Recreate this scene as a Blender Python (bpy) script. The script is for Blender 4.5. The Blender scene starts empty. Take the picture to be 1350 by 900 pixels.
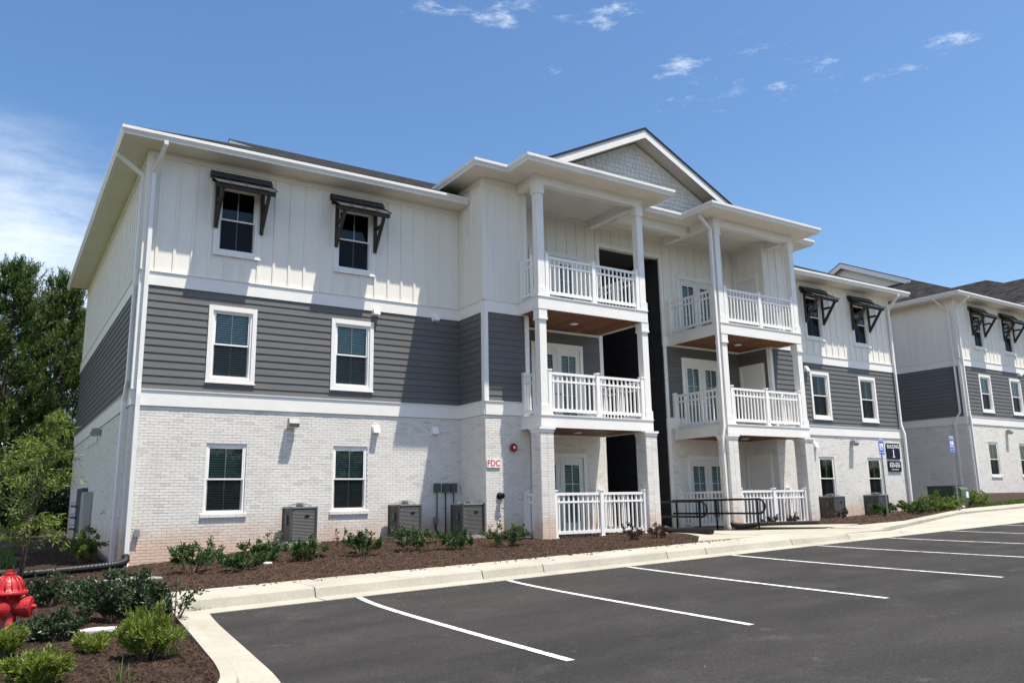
import bpy, math, random
from mathutils import Matrix, Vector

# ------------------------------------------------------------------ camera, world, sun
S = bpy.context.scene
COL = S.collection
random.seed(7)

cam = bpy.data.cameras.new("camera")
cam.sensor_width = 36.0
cam.lens = 28.013
cam.clip_start = 0.1
cam.clip_end = 6000
camo = bpy.data.objects.new("camera", cam)
COL.objects.link(camo)
_R = Vector((0.84187880, -0.53936388, -0.01807444))
_U = Vector((-0.09059854, -0.17427077, 0.98052109))
_F = Vector((0.53200750, 0.82384240, 0.19558045))
camo.matrix_world = Matrix(((_R.x, _U.x, -_F.x, -2.54054), (_R.y, _U.y, -_F.y, -20.29129),
                            (_R.z, _U.z, -_F.z, 1.01484), (0, 0, 0, 1)))
S.camera = camo

SUN_DIR = Vector((0.65, -1.0, 3.65)).normalized()      # towards the sun
sun = bpy.data.lights.new("sun", 'SUN')
sun.energy = 4.9
sun.angle = math.radians(0.53)
sun.color = (1.0, 0.925, 0.81)
suno = bpy.data.objects.new("sun", sun)
COL.objects.link(suno)
suno.rotation_euler = (-SUN_DIR).to_track_quat('-Z', 'Y').to_euler()

world = bpy.data.worlds.new("World")
S.world = world
world.use_nodes = True
wn = world.node_tree
wn.nodes.clear()


def N(nt, t, **kw):
    n = nt.nodes.new(t)
    for k, v in kw.items():
        if k.startswith('i_'):
            key = k[2:].replace('_', ' ')
            n.inputs[int(key) if key.isdigit() else key].default_value = v
        else:
            setattr(n, k, v)
    return n


def Lk(nt, a, b):
    nt.links.new(a, b)


def build_world():
    nt = wn
    sky = N(nt, 'ShaderNodeTexSky', sky_type='NISHITA', sun_disc=False)
    sky.sun_elevation = math.asin(SUN_DIR.z)
    sky.sun_rotation = math.atan2(SUN_DIR.x, SUN_DIR.y)
    sky.altitude = 0
    sky.air_density = 1.0
    sky.dust_density = 1.0
    sky.ozone_density = 1.6
    tc = N(nt, 'ShaderNodeTexCoord')
    # thin high cloud: stretched noise, a few wisps, one bank, and an added band out of view
    mp = N(nt, 'ShaderNodeMapping')
    mp.inputs['Scale'].default_value = (1.0, 1.0, 3.4)
    mp.inputs['Rotation'].default_value = (0.0, 0.12, 0.0)
    Lk(nt, tc.outputs['Generated'], mp.inputs['Vector'])
    n1 = N(nt, 'ShaderNodeTexNoise', i_Scale=19.0, i_Detail=10.0, i_Roughness=0.72)
    Lk(nt, mp.outputs[0], n1.inputs['Vector'])
    n2 = N(nt, 'ShaderNodeTexNoise', i_Scale=5.0, i_Detail=9.0, i_Roughness=0.66)
    Lk(nt, mp.outputs[0], n2.inputs['Vector'])

    def blob(d, r, soft):
        dv = N(nt, 'ShaderNodeVectorMath', operation='DISTANCE')
        mp2 = N(nt, 'ShaderNodeMapping', vector_type='POINT')
        mp2.inputs['Scale'].default_value = (1, 1, 2.6)
        Lk(nt, tc.outputs['Generated'], mp2.inputs['Vector'])
        Lk(nt, mp2.outputs[0], dv.inputs[0])
        dv.inputs[1].default_value = (d[0], d[1], d[2] * 2.6)
        mr = N(nt, 'ShaderNodeMapRange', interpolation_type='SMOOTHSTEP')
        mr.inputs['From Min'].default_value = r
        mr.inputs['From Max'].default_value = r * soft
        mr.inputs['To Min'].default_value = 0.0
        mr.inputs['To Max'].default_value = 1.0
        Lk(nt, dv.outputs['Value'], mr.inputs['Value'])
        return mr.outputs[0]

    def add(a, b):
        m = N(nt, 'ShaderNodeMath', operation='MAXIMUM')
        Lk(nt, a, m.inputs[0])
        Lk(nt, b, m.inputs[1])
        return m.outputs[0]

    def thr(noise, mask, lo, hi, k, kk=.34):
        # cloud where noise + mask - 1 climbs past a threshold
        a = N(nt, 'ShaderNodeMath', operation='MULTIPLY_ADD')
        Lk(nt, mask, a.inputs[0])
        a.inputs[1].default_value = kk
        Lk(nt, noise, a.inputs[2])
        mr = N(nt, 'ShaderNodeMapRange', interpolation_type='SMOOTHSTEP')
        mr.inputs['From Min'].default_value = lo
        mr.inputs['From Max'].default_value = hi
        mr.inputs['To Max'].default_value = k
        Lk(nt, a.outputs[0], mr.inputs['Value'])
        mm = N(nt, 'ShaderNodeMath', operation='MULTIPLY')
        Lk(nt, mr.outputs[0], mm.inputs[0])
        Lk(nt, mask, mm.inputs[1])
        return mm.outputs[0]

    wis = None
    for d, r in (((0.40, 0.7257, 0.5645), .10), ((0.455, 0.698, 0.562), .10), ((0.47, 0.694, 0.546), .06), ((0.54, 0.638, 0.552), .07),
                 ((0.508, 0.70, 0.502), .03), ((0.636, 0.599, 0.4865), .075), ((0.667, 0.5625, 0.4895), .10),
                 ((0.643, 0.6156, 0.456), .05), ((0.72, 0.524, 0.4535), .05), ((0.742, 0.488, 0.461), .06),
                 ((0.78, 0.435, 0.452), .05), ((0.80, 0.3845, 0.461), .04), ((0.678, 0.58, 0.450), .05)):
        b = blob(d, r * 1.5, 0.1)
        wis = b if wis is None else add(wis, b)
    c1 = thr(n1.outputs['Fac'], wis, 0.72, 1.02, 0.6, .24)
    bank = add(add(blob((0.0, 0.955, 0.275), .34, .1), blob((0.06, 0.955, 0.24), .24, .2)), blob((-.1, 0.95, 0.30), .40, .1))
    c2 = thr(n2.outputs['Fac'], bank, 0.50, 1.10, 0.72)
    sp = N(nt, 'ShaderNodeSeparateXYZ')
    Lk(nt, tc.outputs['Generated'], sp.inputs[0])

    def ramp(src, a, b):
        m = N(nt, 'ShaderNodeMapRange', interpolation_type='SMOOTHSTEP')
        m.inputs['From Min'].default_value = a
        m.inputs['From Max'].default_value = b
        Lk(nt, src, m.inputs['Value'])
        return m.outputs[0]
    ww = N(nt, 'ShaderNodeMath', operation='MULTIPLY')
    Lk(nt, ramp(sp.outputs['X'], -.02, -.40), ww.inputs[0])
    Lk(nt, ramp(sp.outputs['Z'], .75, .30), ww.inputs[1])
    c3 = thr(n2.outputs['Fac'], ww.outputs[0], 0.46, 1.0, 0.8)  # unseen low cloud to the west, added to whiten the blue fill light
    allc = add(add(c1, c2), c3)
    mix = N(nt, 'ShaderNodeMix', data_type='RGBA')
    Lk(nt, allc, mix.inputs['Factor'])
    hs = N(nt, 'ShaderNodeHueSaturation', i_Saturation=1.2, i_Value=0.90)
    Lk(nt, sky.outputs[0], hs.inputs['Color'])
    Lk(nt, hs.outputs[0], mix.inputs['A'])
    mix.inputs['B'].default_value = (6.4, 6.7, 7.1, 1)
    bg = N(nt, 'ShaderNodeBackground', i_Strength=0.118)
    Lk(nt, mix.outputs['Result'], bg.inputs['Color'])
    out = N(nt, 'ShaderNodeOutputWorld')
    Lk(nt, bg.outputs[0], out.inputs['Surface'])


build_world()
S.view_settings.view_transform = 'Standard'
S.view_settings.look = 'None'
S.view_settings.exposure = 0.78
S.view_settings.gamma = 1.0


# ------------------------------------------------------------------ materials
def mat(name, c1, c2=None, scale=8.0, rough=0.6, bump=0.0, bscale=60.0, rnd=0.0, island=0.0, spec=0.4, metal=0.0,
        detail=6.0, stretch=(1, 1, 1), lo=0.35, hi=0.65, blotch=None, fine=0.0, famp=.48, blotch2=None):
    """principled surface: two-tone noise, optional random per object or island, fine bump"""
    m = bpy.data.materials.new(name)
    m.use_nodes = True
    nt = m.node_tree
    nt.nodes.clear()
    out = N(nt, 'ShaderNodeOutputMaterial')
    p = N(nt, 'ShaderNodeBsdfPrincipled', i_Roughness=rough, i_Metallic=metal)
    p.inputs['Specular IOR Level'].default_value = spec
    Lk(nt, p.outputs[0], out.inputs['Surface'])
    geo = N(nt, 'ShaderNodeNewGeometry')
    mp = N(nt, 'ShaderNodeMapping')
    mp.inputs['Scale'].default_value = stretch
    Lk(nt, geo.outputs['Position'], mp.inputs['Vector'])
    c2 = c2 or c1
    nz = N(nt, 'ShaderNodeTexNoise', i_Scale=scale, i_Detail=detail, i_Roughness=0.6)
    Lk(nt, mp.outputs[0], nz.inputs['Vector'])
    mr = N(nt, 'ShaderNodeMapRange')
    mr.inputs['From Min'].default_value = lo
    mr.inputs['From Max'].default_value = hi
    Lk(nt, nz.outputs['Fac'], mr.inputs['Value'])
    mx = N(nt, 'ShaderNodeMix', data_type='RGBA')
    Lk(nt, mr.outputs[0], mx.inputs['Factor'])
    mx.inputs['A'].default_value = (*c1, 1)
    mx.inputs['B'].default_value = (*c2, 1)
    col = mx.outputs['Result']
    for bl_ in [b for b in (blotch, blotch2) if b]:      # (colour, scale, lo, hi, strength)
        bc, bs, bl, bh, bk = bl_
        nb = N(nt, 'ShaderNodeTexNoise', i_Scale=bs, i_Detail=5.0, i_Roughness=0.55)
        Lk(nt, geo.outputs['Position'], nb.inputs['Vector'])
        mb = N(nt, 'ShaderNodeMapRange')
        mb.inputs['From Min'].default_value = bl
        mb.inputs['From Max'].default_value = bh
        mb.inputs['To Max'].default_value = bk
        Lk(nt, nb.outputs['Fac'], mb.inputs['Value'])
        mx2 = N(nt, 'ShaderNodeMix', data_type='RGBA')
        Lk(nt, mb.outputs[0], mx2.inputs['Factor'])
        Lk(nt, col, mx2.inputs['A'])
        mx2.inputs['B'].default_value = (*bc, 1)
        col = mx2.outputs['Result']
    if fine:
        nf = N(nt, 'ShaderNodeTexNoise', i_Scale=fine, i_Detail=8.0, i_Roughness=0.75)
        Lk(nt, geo.outputs['Position'], nf.inputs['Vector'])
        mf = N(nt, 'ShaderNodeMapRange')
        mf.inputs['From Min'].default_value = 0.3
        mf.inputs['From Max'].default_value = 0.7
        mf.inputs['To Min'].default_value = 1 - famp
        mf.inputs['To Max'].default_value = 1 + famp
        Lk(nt, nf.outputs['Fac'], mf.inputs['Value'])
        hf = N(nt, 'ShaderNodeHueSaturation')
        Lk(nt, mf.outputs[0], hf.inputs['Value'])
        Lk(nt, col, hf.inputs['Color'])
        col = hf.outputs[0]
    if rnd or island:
        if island:
            src = geo.outputs['Random Per Island']
            k = island
        else:
            oi = N(nt, 'ShaderNodeObjectInfo')
            src = oi.outputs['Random']
            k = rnd
        m2 = N(nt, 'ShaderNodeMapRange')
        m2.inputs['To Min'].default_value = 1 - k
        m2.inputs['To Max'].default_value = 1 + k
        Lk(nt, src, m2.inputs['Value'])
        hs = N(nt, 'ShaderNodeHueSaturation')
        Lk(nt, m2.outputs[0], hs.inputs['Value'])
        Lk(nt, col, hs.inputs['Color'])
        col = hs.outputs[0]
    Lk(nt, col, p.inputs['Base Color'])
    if bump:
        nb = N(nt, 'ShaderNodeTexNoise', i_Scale=bscale, i_Detail=5.0)
        Lk(nt, geo.outputs['Position'], nb.inputs['Vector'])
        bp = N(nt, 'ShaderNodeBump', i_Strength=bump, i_Distance=0.02)
        Lk(nt, nb.outputs['Fac'], bp.inputs['Height'])
        Lk(nt, bp.outputs[0], p.inputs['Normal'])
    m['col'] = 1
    return m


def brick_material(name, mortar=False):
    """whitewashed brick: grey clay showing through, red clay splash in a ragged band above the soil"""
    m = bpy.data.materials.new(name)
    m.use_nodes = True
    nt = m.node_tree
    nt.nodes.clear()
    out = N(nt, 'ShaderNodeOutputMaterial')
    p = N(nt, 'ShaderNodeBsdfPrincipled', i_Roughness=0.85)
    p.inputs['Specular IOR Level'].default_value = 0.2
    Lk(nt, p.outputs[0], out.inputs['Surface'])
    geo = N(nt, 'ShaderNodeNewGeometry')
    if mortar:
        base = N(nt, 'ShaderNodeRGB')
        base.outputs[0].default_value = (0.69, 0.66, 0.615, 1)
        col = base.outputs[0]
    else:
        rp = N(nt, 'ShaderNodeValToRGB')
        e = rp.color_ramp.elements
        e[0].position = 0.0
        e[0].color = (0.60, 0.575, 0.535, 1)
        e[1].position = 1.0
        e[1].color = (0.79, 0.765, 0.715, 1)
        for pos, cc in ((0.05, (0.67, 0.645, 0.60, 1)), (0.15, (0.735, 0.71, 0.665, 1)), (0.7, (0.76, 0.735, 0.69, 1))):
            q = e.new(pos)
            q.color = cc
        Lk(nt, geo.outputs['Random Per Island'], rp.inputs[0])
        nz = N(nt, 'ShaderNodeTexNoise', i_Scale=9.0, i_Detail=9.0, i_Roughness=0.75)
        mp = N(nt, 'ShaderNodeMapping')
        mp.inputs['Scale'].default_value = (0.6, 0.6, 2.2)
        Lk(nt, geo.outputs['Position'], mp.inputs['Vector'])
        Lk(nt, mp.outputs[0], nz.inputs['Vector'])
        mr = N(nt, 'ShaderNodeMapRange')
        mr.inputs['From Min'].default_value = 0.52
        mr.inputs['From Max'].default_value = 0.78
        mr.inputs['To Max'].default_value = 0.42
        Lk(nt, nz.outputs['Fac'], mr.inputs['Value'])
        mx = N(nt, 'ShaderNodeMix', data_type='RGBA')
        Lk(nt, mr.outputs[0], mx.inputs['Factor'])
        Lk(nt, rp.outputs[0], mx.inputs['A'])
        mx.inputs['B'].default_value = (0.44, 0.41, 0.38, 1)
        col = mx.outputs['Result']
    if not mortar:
        nl = N(nt, 'ShaderNodeTexNoise', i_Scale=1.1, i_Detail=6.0, i_Roughness=0.65)
        Lk(nt, geo.outputs['Position'], nl.inputs['Vector'])
        ml = N(nt, 'ShaderNodeMapRange')
        ml.inputs['From Min'].default_value = 0.50
        ml.inputs['From Max'].default_value = 0.72
        ml.inputs['To Max'].default_value = 0.45
        Lk(nt, nl.outputs['Fac'], ml.inputs['Value'])
        mxl = N(nt, 'ShaderNodeMix', data_type='RGBA')
        Lk(nt, ml.outputs[0], mxl.inputs['Factor'])
        Lk(nt, col, mxl.inputs['A'])
        mxl.inputs['B'].default_value = (0.60, 0.56, 0.50, 1)
        col = mxl.outputs['Result']
    # red clay splashed up from the bed
    sx = N(nt, 'ShaderNodeSeparateXYZ')
    Lk(nt, geo.outputs['Position'], sx.inputs[0])
    ns = N(nt, 'ShaderNodeTexNoise', i_Scale=1.7, i_Detail=7.0, i_Roughness=0.65)
    Lk(nt, geo.outputs['Position'], ns.inputs['Vector'])
    ma = N(nt, 'ShaderNodeMath', operation='MULTIPLY_ADD')
    Lk(nt, ns.outputs['Fac'], ma.inputs[0])
    ma.inputs[1].default_value = -1.3
    Lk(nt, sx.outputs['Z'], ma.inputs[2])
    m3 = N(nt, 'ShaderNodeMapRange', interpolation_type='SMOOTHSTEP')
    m3.inputs['From Min'].default_value = 0.25
    m3.inputs['From Max'].default_value = -0.75
    m3.inputs['To Max'].default_value = 0.62
    Lk(nt, ma.outputs[0], m3.inputs['Value'])
    mx3 = N(nt, 'ShaderNodeMix', data_type='RGBA')
    Lk(nt, m3.outputs[0], mx3.inputs['Factor'])
    Lk(nt, col, mx3.inputs['A'])
    mx3.inputs['B'].default_value = (0.63, 0.375, 0.235, 1)
    Lk(nt, mx3.outputs['Result'], p.inputs['Base Color'])
    nb = N(nt, 'ShaderNodeTexNoise', i_Scale=70.0, i_Detail=4.0)
    Lk(nt, geo.outputs['Position'], nb.inputs['Vector'])
    bp = N(nt, 'ShaderNodeBump', i_Strength=0.35, i_Distance=0.01)
    Lk(nt, nb.outputs['Fac'], bp.inputs['Height'])
    Lk(nt, bp.outputs[0], p.inputs['Normal'])
    return m


def leaf_material(name, cols, trans=0.25, rough=0.5):
    m = bpy.data.materials.new(name)
    m.use_nodes = True
    nt = m.node_tree
    nt.nodes.clear()
    out = N(nt, 'ShaderNodeOutputMaterial')
    geo = N(nt, 'ShaderNodeNewGeometry')
    rp = N(nt, 'ShaderNodeValToRGB')
    e = rp.color_ramp.elements
    e[0].position, e[0].color = 0.0, (*cols[0], 1)
    e[1].position, e[1].color = 1.0, (*cols[-1], 1)
    for i, cc in enumerate(cols[1:-1]):
        q = e.new((i + 1) / (len(cols) - 1))
        q.color = (*cc, 1)
    Lk(nt, geo.outputs['Random Per Island'], rp.inputs[0])
    p = N(nt, 'ShaderNodeBsdfPrincipled', i_Roughness=rough)
    p.inputs['Specular IOR Level'].default_value = 0.35
    Lk(nt, rp.outputs[0], p.inputs['Base Color'])
    t = N(nt, 'ShaderNodeBsdfTranslucent')
    hs = N(nt, 'ShaderNodeHueSaturation', i_Value=1.5, i_Saturation=1.1)
    Lk(nt, rp.outputs[0], hs.inputs['Color'])
    Lk(nt, hs.outputs[0], t.inputs['Color'])
    mx = N(nt, 'ShaderNodeMixShader', i_0=trans)
    Lk(nt, p.outputs[0], mx.inputs[1])
    Lk(nt, t.outputs[0], mx.inputs[2])
    Lk(nt, mx.outputs[0], out.inputs['Surface'])
    return m


def glass_material(name, tint=0.75, refl=1.0):
    m = bpy.data.materials.new(name)
    m.use_nodes = True
    nt = m.node_tree
    nt.nodes.clear()
    out = N(nt, 'ShaderNodeOutputMaterial')
    tr = N(nt, 'ShaderNodeBsdfTransparent')
    tr.inputs[0].default_value = (tint * .93, tint, tint * .99, 1)
    gl = N(nt, 'ShaderNodeBsdfGlossy', i_Roughness=0.015)
    gl.inputs['Color'].default_value = (refl, refl, refl, 1)
    fr = N(nt, 'ShaderNodeFresnel', i_IOR=1.48)
    nz = N(nt, 'ShaderNodeTexNoise', i_Scale=1.6, i_Detail=1.0)
    geo = N(nt, 'ShaderNodeNewGeometry')
    Lk(nt, geo.outputs['Position'], nz.inputs['Vector'])
    bp = N(nt, 'ShaderNodeBump', i_Strength=0.06, i_Distance=0.05)
    Lk(nt, nz.outputs['Fac'], bp.inputs['Height'])
    Lk(nt, bp.outputs[0], gl.inputs['Normal'])
    mx = N(nt, 'ShaderNodeMixShader')
    Lk(nt, fr.outputs[0], mx.inputs[0])
    Lk(nt, tr.outputs[0], mx.inputs[1])
    Lk(nt, gl.outputs[0], mx.inputs[2])
    Lk(nt, mx.outputs[0], out.inputs['Surface'])
    return m


def screen_material(name):
    m = bpy.data.materials.new(name)
    m.use_nodes = True
    nt = m.node_tree
    nt.nodes.clear()
    out = N(nt, 'ShaderNodeOutputMaterial')
    tr = N(nt, 'ShaderNodeBsdfTransparent')
    df = N(nt, 'ShaderNodeBsdfDiffuse')
    df.inputs[0].default_value = (0.018, 0.02, 0.022, 1)
    mx = N(nt, 'ShaderNodeMixShader', i_0=0.5)
    Lk(nt, tr.outputs[0], mx.inputs[1])
    Lk(nt, df.outputs[0], mx.inputs[2])
    Lk(nt, mx.outputs[0], out.inputs['Surface'])
    return m


def shingle_material(name):
    """asphalt roof shingles: staggered tabs of mixed charcoal, on a far sloping roof"""
    m = bpy.data.materials.new(name)
    m.use_nodes = True
    nt = m.node_tree
    nt.nodes.clear()
    out = N(nt, 'ShaderNodeOutputMaterial')
    p = N(nt, 'ShaderNodeBsdfPrincipled', i_Roughness=0.9)
    p.inputs['Specular IOR Level'].default_value = 0.06
    Lk(nt, p.outputs[0], out.inputs['Surface'])
    geo = N(nt, 'ShaderNodeNewGeometry')
    sx = N(nt, 'ShaderNodeSeparateXYZ')
    Lk(nt, geo.outputs['Position'], sx.inputs[0])
    ad = N(nt, 'ShaderNodeMath', operation='ADD')
    Lk(nt, sx.outputs['X'], ad.inputs[0])
    Lk(nt, sx.outputs['Y'], ad.inputs[1])
    cb = N(nt, 'ShaderNodeCombineXYZ')
    Lk(nt, ad.outputs[0], cb.inputs[0])
    Lk(nt, sx.outputs['Z'], cb.inputs[1])
    br = N(nt, 'ShaderNodeTexBrick', i_Scale=1.0)
    br.inputs['Brick Width'].default_value = 0.30
    br.inputs['Row Height'].default_value = 0.065
    br.inputs['Mortar Size'].default_value = 0.006
    br.inputs['Bias'].default_value = 0.0
    br.inputs['Color1'].default_value = (0.009, 0.009, 0.010, 1)
    br.inputs['Color2'].default_value = (0.046, 0.046, 0.048, 1)
    br.inputs['Mortar'].default_value = (0.012, 0.012, 0.012, 1)
    Lk(nt, cb.outputs[0], br.inputs['Vector'])
    Lk(nt, br.outputs['Color'], p.inputs['Base Color'])
    nb = N(nt, 'ShaderNodeTexNoise', i_Scale=90.0, i_Detail=3.0)
    Lk(nt, geo.outputs['Position'], nb.inputs['Vector'])
    bp = N(nt, 'ShaderNodeBump', i_Strength=0.6, i_Distance=0.02)
    Lk(nt, nb.outputs['Fac'], bp.inputs['Height'])
    Lk(nt, bp.outputs[0], p.inputs['Normal'])
    return m


M = dict(
    brick=brick_material('white_brick'), mortar=brick_material('mortar', True),
    trim=mat('white_trim', (.83, .815, .775), (.80, .785, .745), 3.0, .5, .08, 30, blotch=((.66, .63, .57), 1.7, .56, .80, .35)),
    batten=mat('cream_board', (.815, .785, .715), (.775, .745, .675), 1.6, .6, .12, 40, rnd=.02, stretch=(1, 1, .15), blotch=((.66, .63, .56), 1.3, .56, .82, .35)),
    lap=mat('grey_lap', (.128, .128, .127), (.113, .113, .113), 5.0, .6, .25, 50, rnd=.06, stretch=(.3, .3, 3)),
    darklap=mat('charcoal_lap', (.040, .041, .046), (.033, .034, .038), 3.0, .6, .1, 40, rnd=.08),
    soffit=mat('soffit_vinyl', (.79, .745, .66), (.73, .685, .60), 1.2, .6, .05, 20, blotch=((.60, .54, .45), .9, .5, .75, .5)),
    gutter=mat('gutter_aluminium', (.80, .785, .745), (.74, .725, .69), 2.0, .38, .03, 10),
    pipe=mat('downspout_aluminium', (.80, .795, .78), (.75, .745, .73), 2.5, .35, .03, 10),
    vinyl=mat('white_vinyl', (.87, .86, .83), (.84, .83, .80), 3.0, .35, .02, 10),
    shake=mat('pale_shake', (.81, .775, .69), (.76, .725, .64), 6.0, .7, .3, 40, rnd=.05, stretch=(1, 1, .2)),
    shingle=shingle_material('roof_shingle'),
    drip=mat('drip_edge', (.012, .014, .022), None, 4, .5),
    glass=glass_material('window_glass', .88), screen=screen_material('insect_screen'),
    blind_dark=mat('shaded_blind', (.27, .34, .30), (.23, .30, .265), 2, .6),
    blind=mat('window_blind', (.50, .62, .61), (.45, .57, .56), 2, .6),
    dark=mat('dark_room', (.03, .03, .033), (.02, .02, .022), 2, .9),
    curtain=mat('curtain_cloth', (.075, .10, .09), (.04, .055, .05), 6, .8, stretch=(4, 4, .1)),
    wood=mat('stained_timber', (.032, .027, .024), (.055, .047, .042), 9, .75, .3, 60, stretch=(1, 1, .2)),
    metalroof=mat('black_metal_roof', (.030, .031, .034), (.045, .046, .048), 3, .42, .04, 8, spec=.5),
    decking=mat('red_stained_board', (.105, .040, .014), (.185, .078, .028), 7, .6, .15, 40, rnd=.28, stretch=(3, .25, 1)),
    door=mat('white_door', (.76, .745, .71), (.72, .705, .67), 3, .45),
    concrete=mat('concrete', (.37, .35, .298), (.31, .292, .246), 1.3, .85, .3, 90, rnd=.08, detail=9, blotch=((.30, .275, .235), 2.5, .55, .75, .45), fine=26.0, famp=.16),
    asphalt=mat('asphalt', (.025, .024, .0238), (.039, .0372, .0362), .9, .9, .55, 140, detail=10, stretch=(.35, 1.3, 1), blotch=((.068, .065, .063), 1.3, .56, .80, .6), spec=.2, fine=34.0, famp=.6, blotch2=((.13, .124, .118), 2.3, .66, .76, .4)),
    paint=mat('road_paint', (.72, .71, .68), (.50, .49, .47), 9, .8, .3, 90, lo=.45, hi=.8, blotch=((.09, .085, .08), 11, .47, .66, .6), fine=60.0, famp=.3),
    mulch=mat('mulch_bed', (.021, .0115, .0065), (.044, .024, .0135), 24, .95, 1.0, 55, detail=10),
    chip=mat('mulch_chip', (.034, .018, .010), (.060, .032, .018), 5, .9, island=.75),
    soil=mat('soil', (.12, .075, .05), (.07, .045, .03), 2, .95),
    ac=mat('condenser_grey', (.082, .081, .079), (.07, .069, .067), 3, .5),
    ac_top=mat('condenser_lid', (.32, .33, .33), (.26, .27, .27), 3, .45, metal=.3),
    black=mat('black_paint', (.006, .006, .0065), (.009, .009, .0095), 5, .45, spec=.2),
    rubber=mat('black_corrugated', (.008, .008, .009), (.013, .013, .014), 3, .5, spec=.3),
    grey=mat('grey_box', (.085, .087, .09), (.07, .072, .075), 4, .5),
    tan=mat('cabinet_beige', (.42, .40, .36), (.36, .345, .31), 2, .55),
    darkpanel=mat('meter_panel', (.075, .095, .105), (.06, .078, .086), 2, .5),
    steel=mat('galvanised', (.42, .43, .44), (.33, .34, .35), 9, .4, metal=.6),
    red=mat('hydrant_red', (.44, .018, .022), (.31, .013, .015), 14, .38, .25, 45, spec=.5, blotch=((.22, .012, .012), 30, .60, .72, .6)),
    redmetal=mat('bell_red', (.30, .012, .012), None, 5, .4),
    navy=mat('sign_navy', (.005, .008, .024), None, 5, .5, spec=.2),
    white=mat('sign_white', (.85, .85, .85), None, 5, .4),
    blue=mat('sign_blue', (.03, .12, .55), None, 5, .4),
    redtext=mat('sign_red', (.55, .02, .03), None, 5, .5),
    green=mat('transformer_green', (.030, .055, .042), (.025, .045, .035), 2, .55),
    pale_green=mat('transformer_face', (.085, .115, .092), (.07, .098, .078), 2, .55),
    bark=mat('bark', (.10, .075, .055), (.06, .045, .035), 12, .95, .6, 40),
    stem=mat('twig', (.14, .10, .06), (.09, .07, .045), 12, .9),
    grass=mat('lawn', (.055, .088, .025), (.065, .078, .032), 4, .95, .4, 60),
    rock=mat('flat_stone', (.22, .23, .20), (.17, .18, .155), 5, .9, .4, 30),
    paleflat=mat('pale_stone', (.52, .50, .46), (.42, .40, .37), 5, .9, .4, 30),
    pine=leaf_material('pine_needle', [(.022, .045, .010), (.045, .085, .018), (.075, .125, .026), (.15, .20, .055)], .25),
    oak=leaf_material('oak_leaf', [(.050, .092, .015), (.105, .165, .026), (.22, .27, .06)], .3),
    shrub=leaf_material('shrub_leaf', [(.016, .042, .010), (.034, .078, .018), (.075, .13, .032)], .22),
    darkshrub=leaf_material('dark_leaf', [(.013, .027, .011), (.028, .052, .020), (.085, .115, .058)], .15, .38),
    lime=leaf_material('lime_leaf', [(.07, .115, .016), (.14, .195, .03), (.27, .30, .075)], .3),
    purple=leaf_material('purple_leaf', [(.03, .014, .016), (.06, .028, .026), (.085, .045, .035)], .2),
    redleaf=leaf_material('red_leaf', [(.16, .01, .02), (.30, .02, .03), (.10, .05, .02)], .2),
    blade=leaf_material('grass_blade', [(.04, .085, .016), (.075, .13, .025), (.13, .17, .045)], .25),
)


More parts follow.
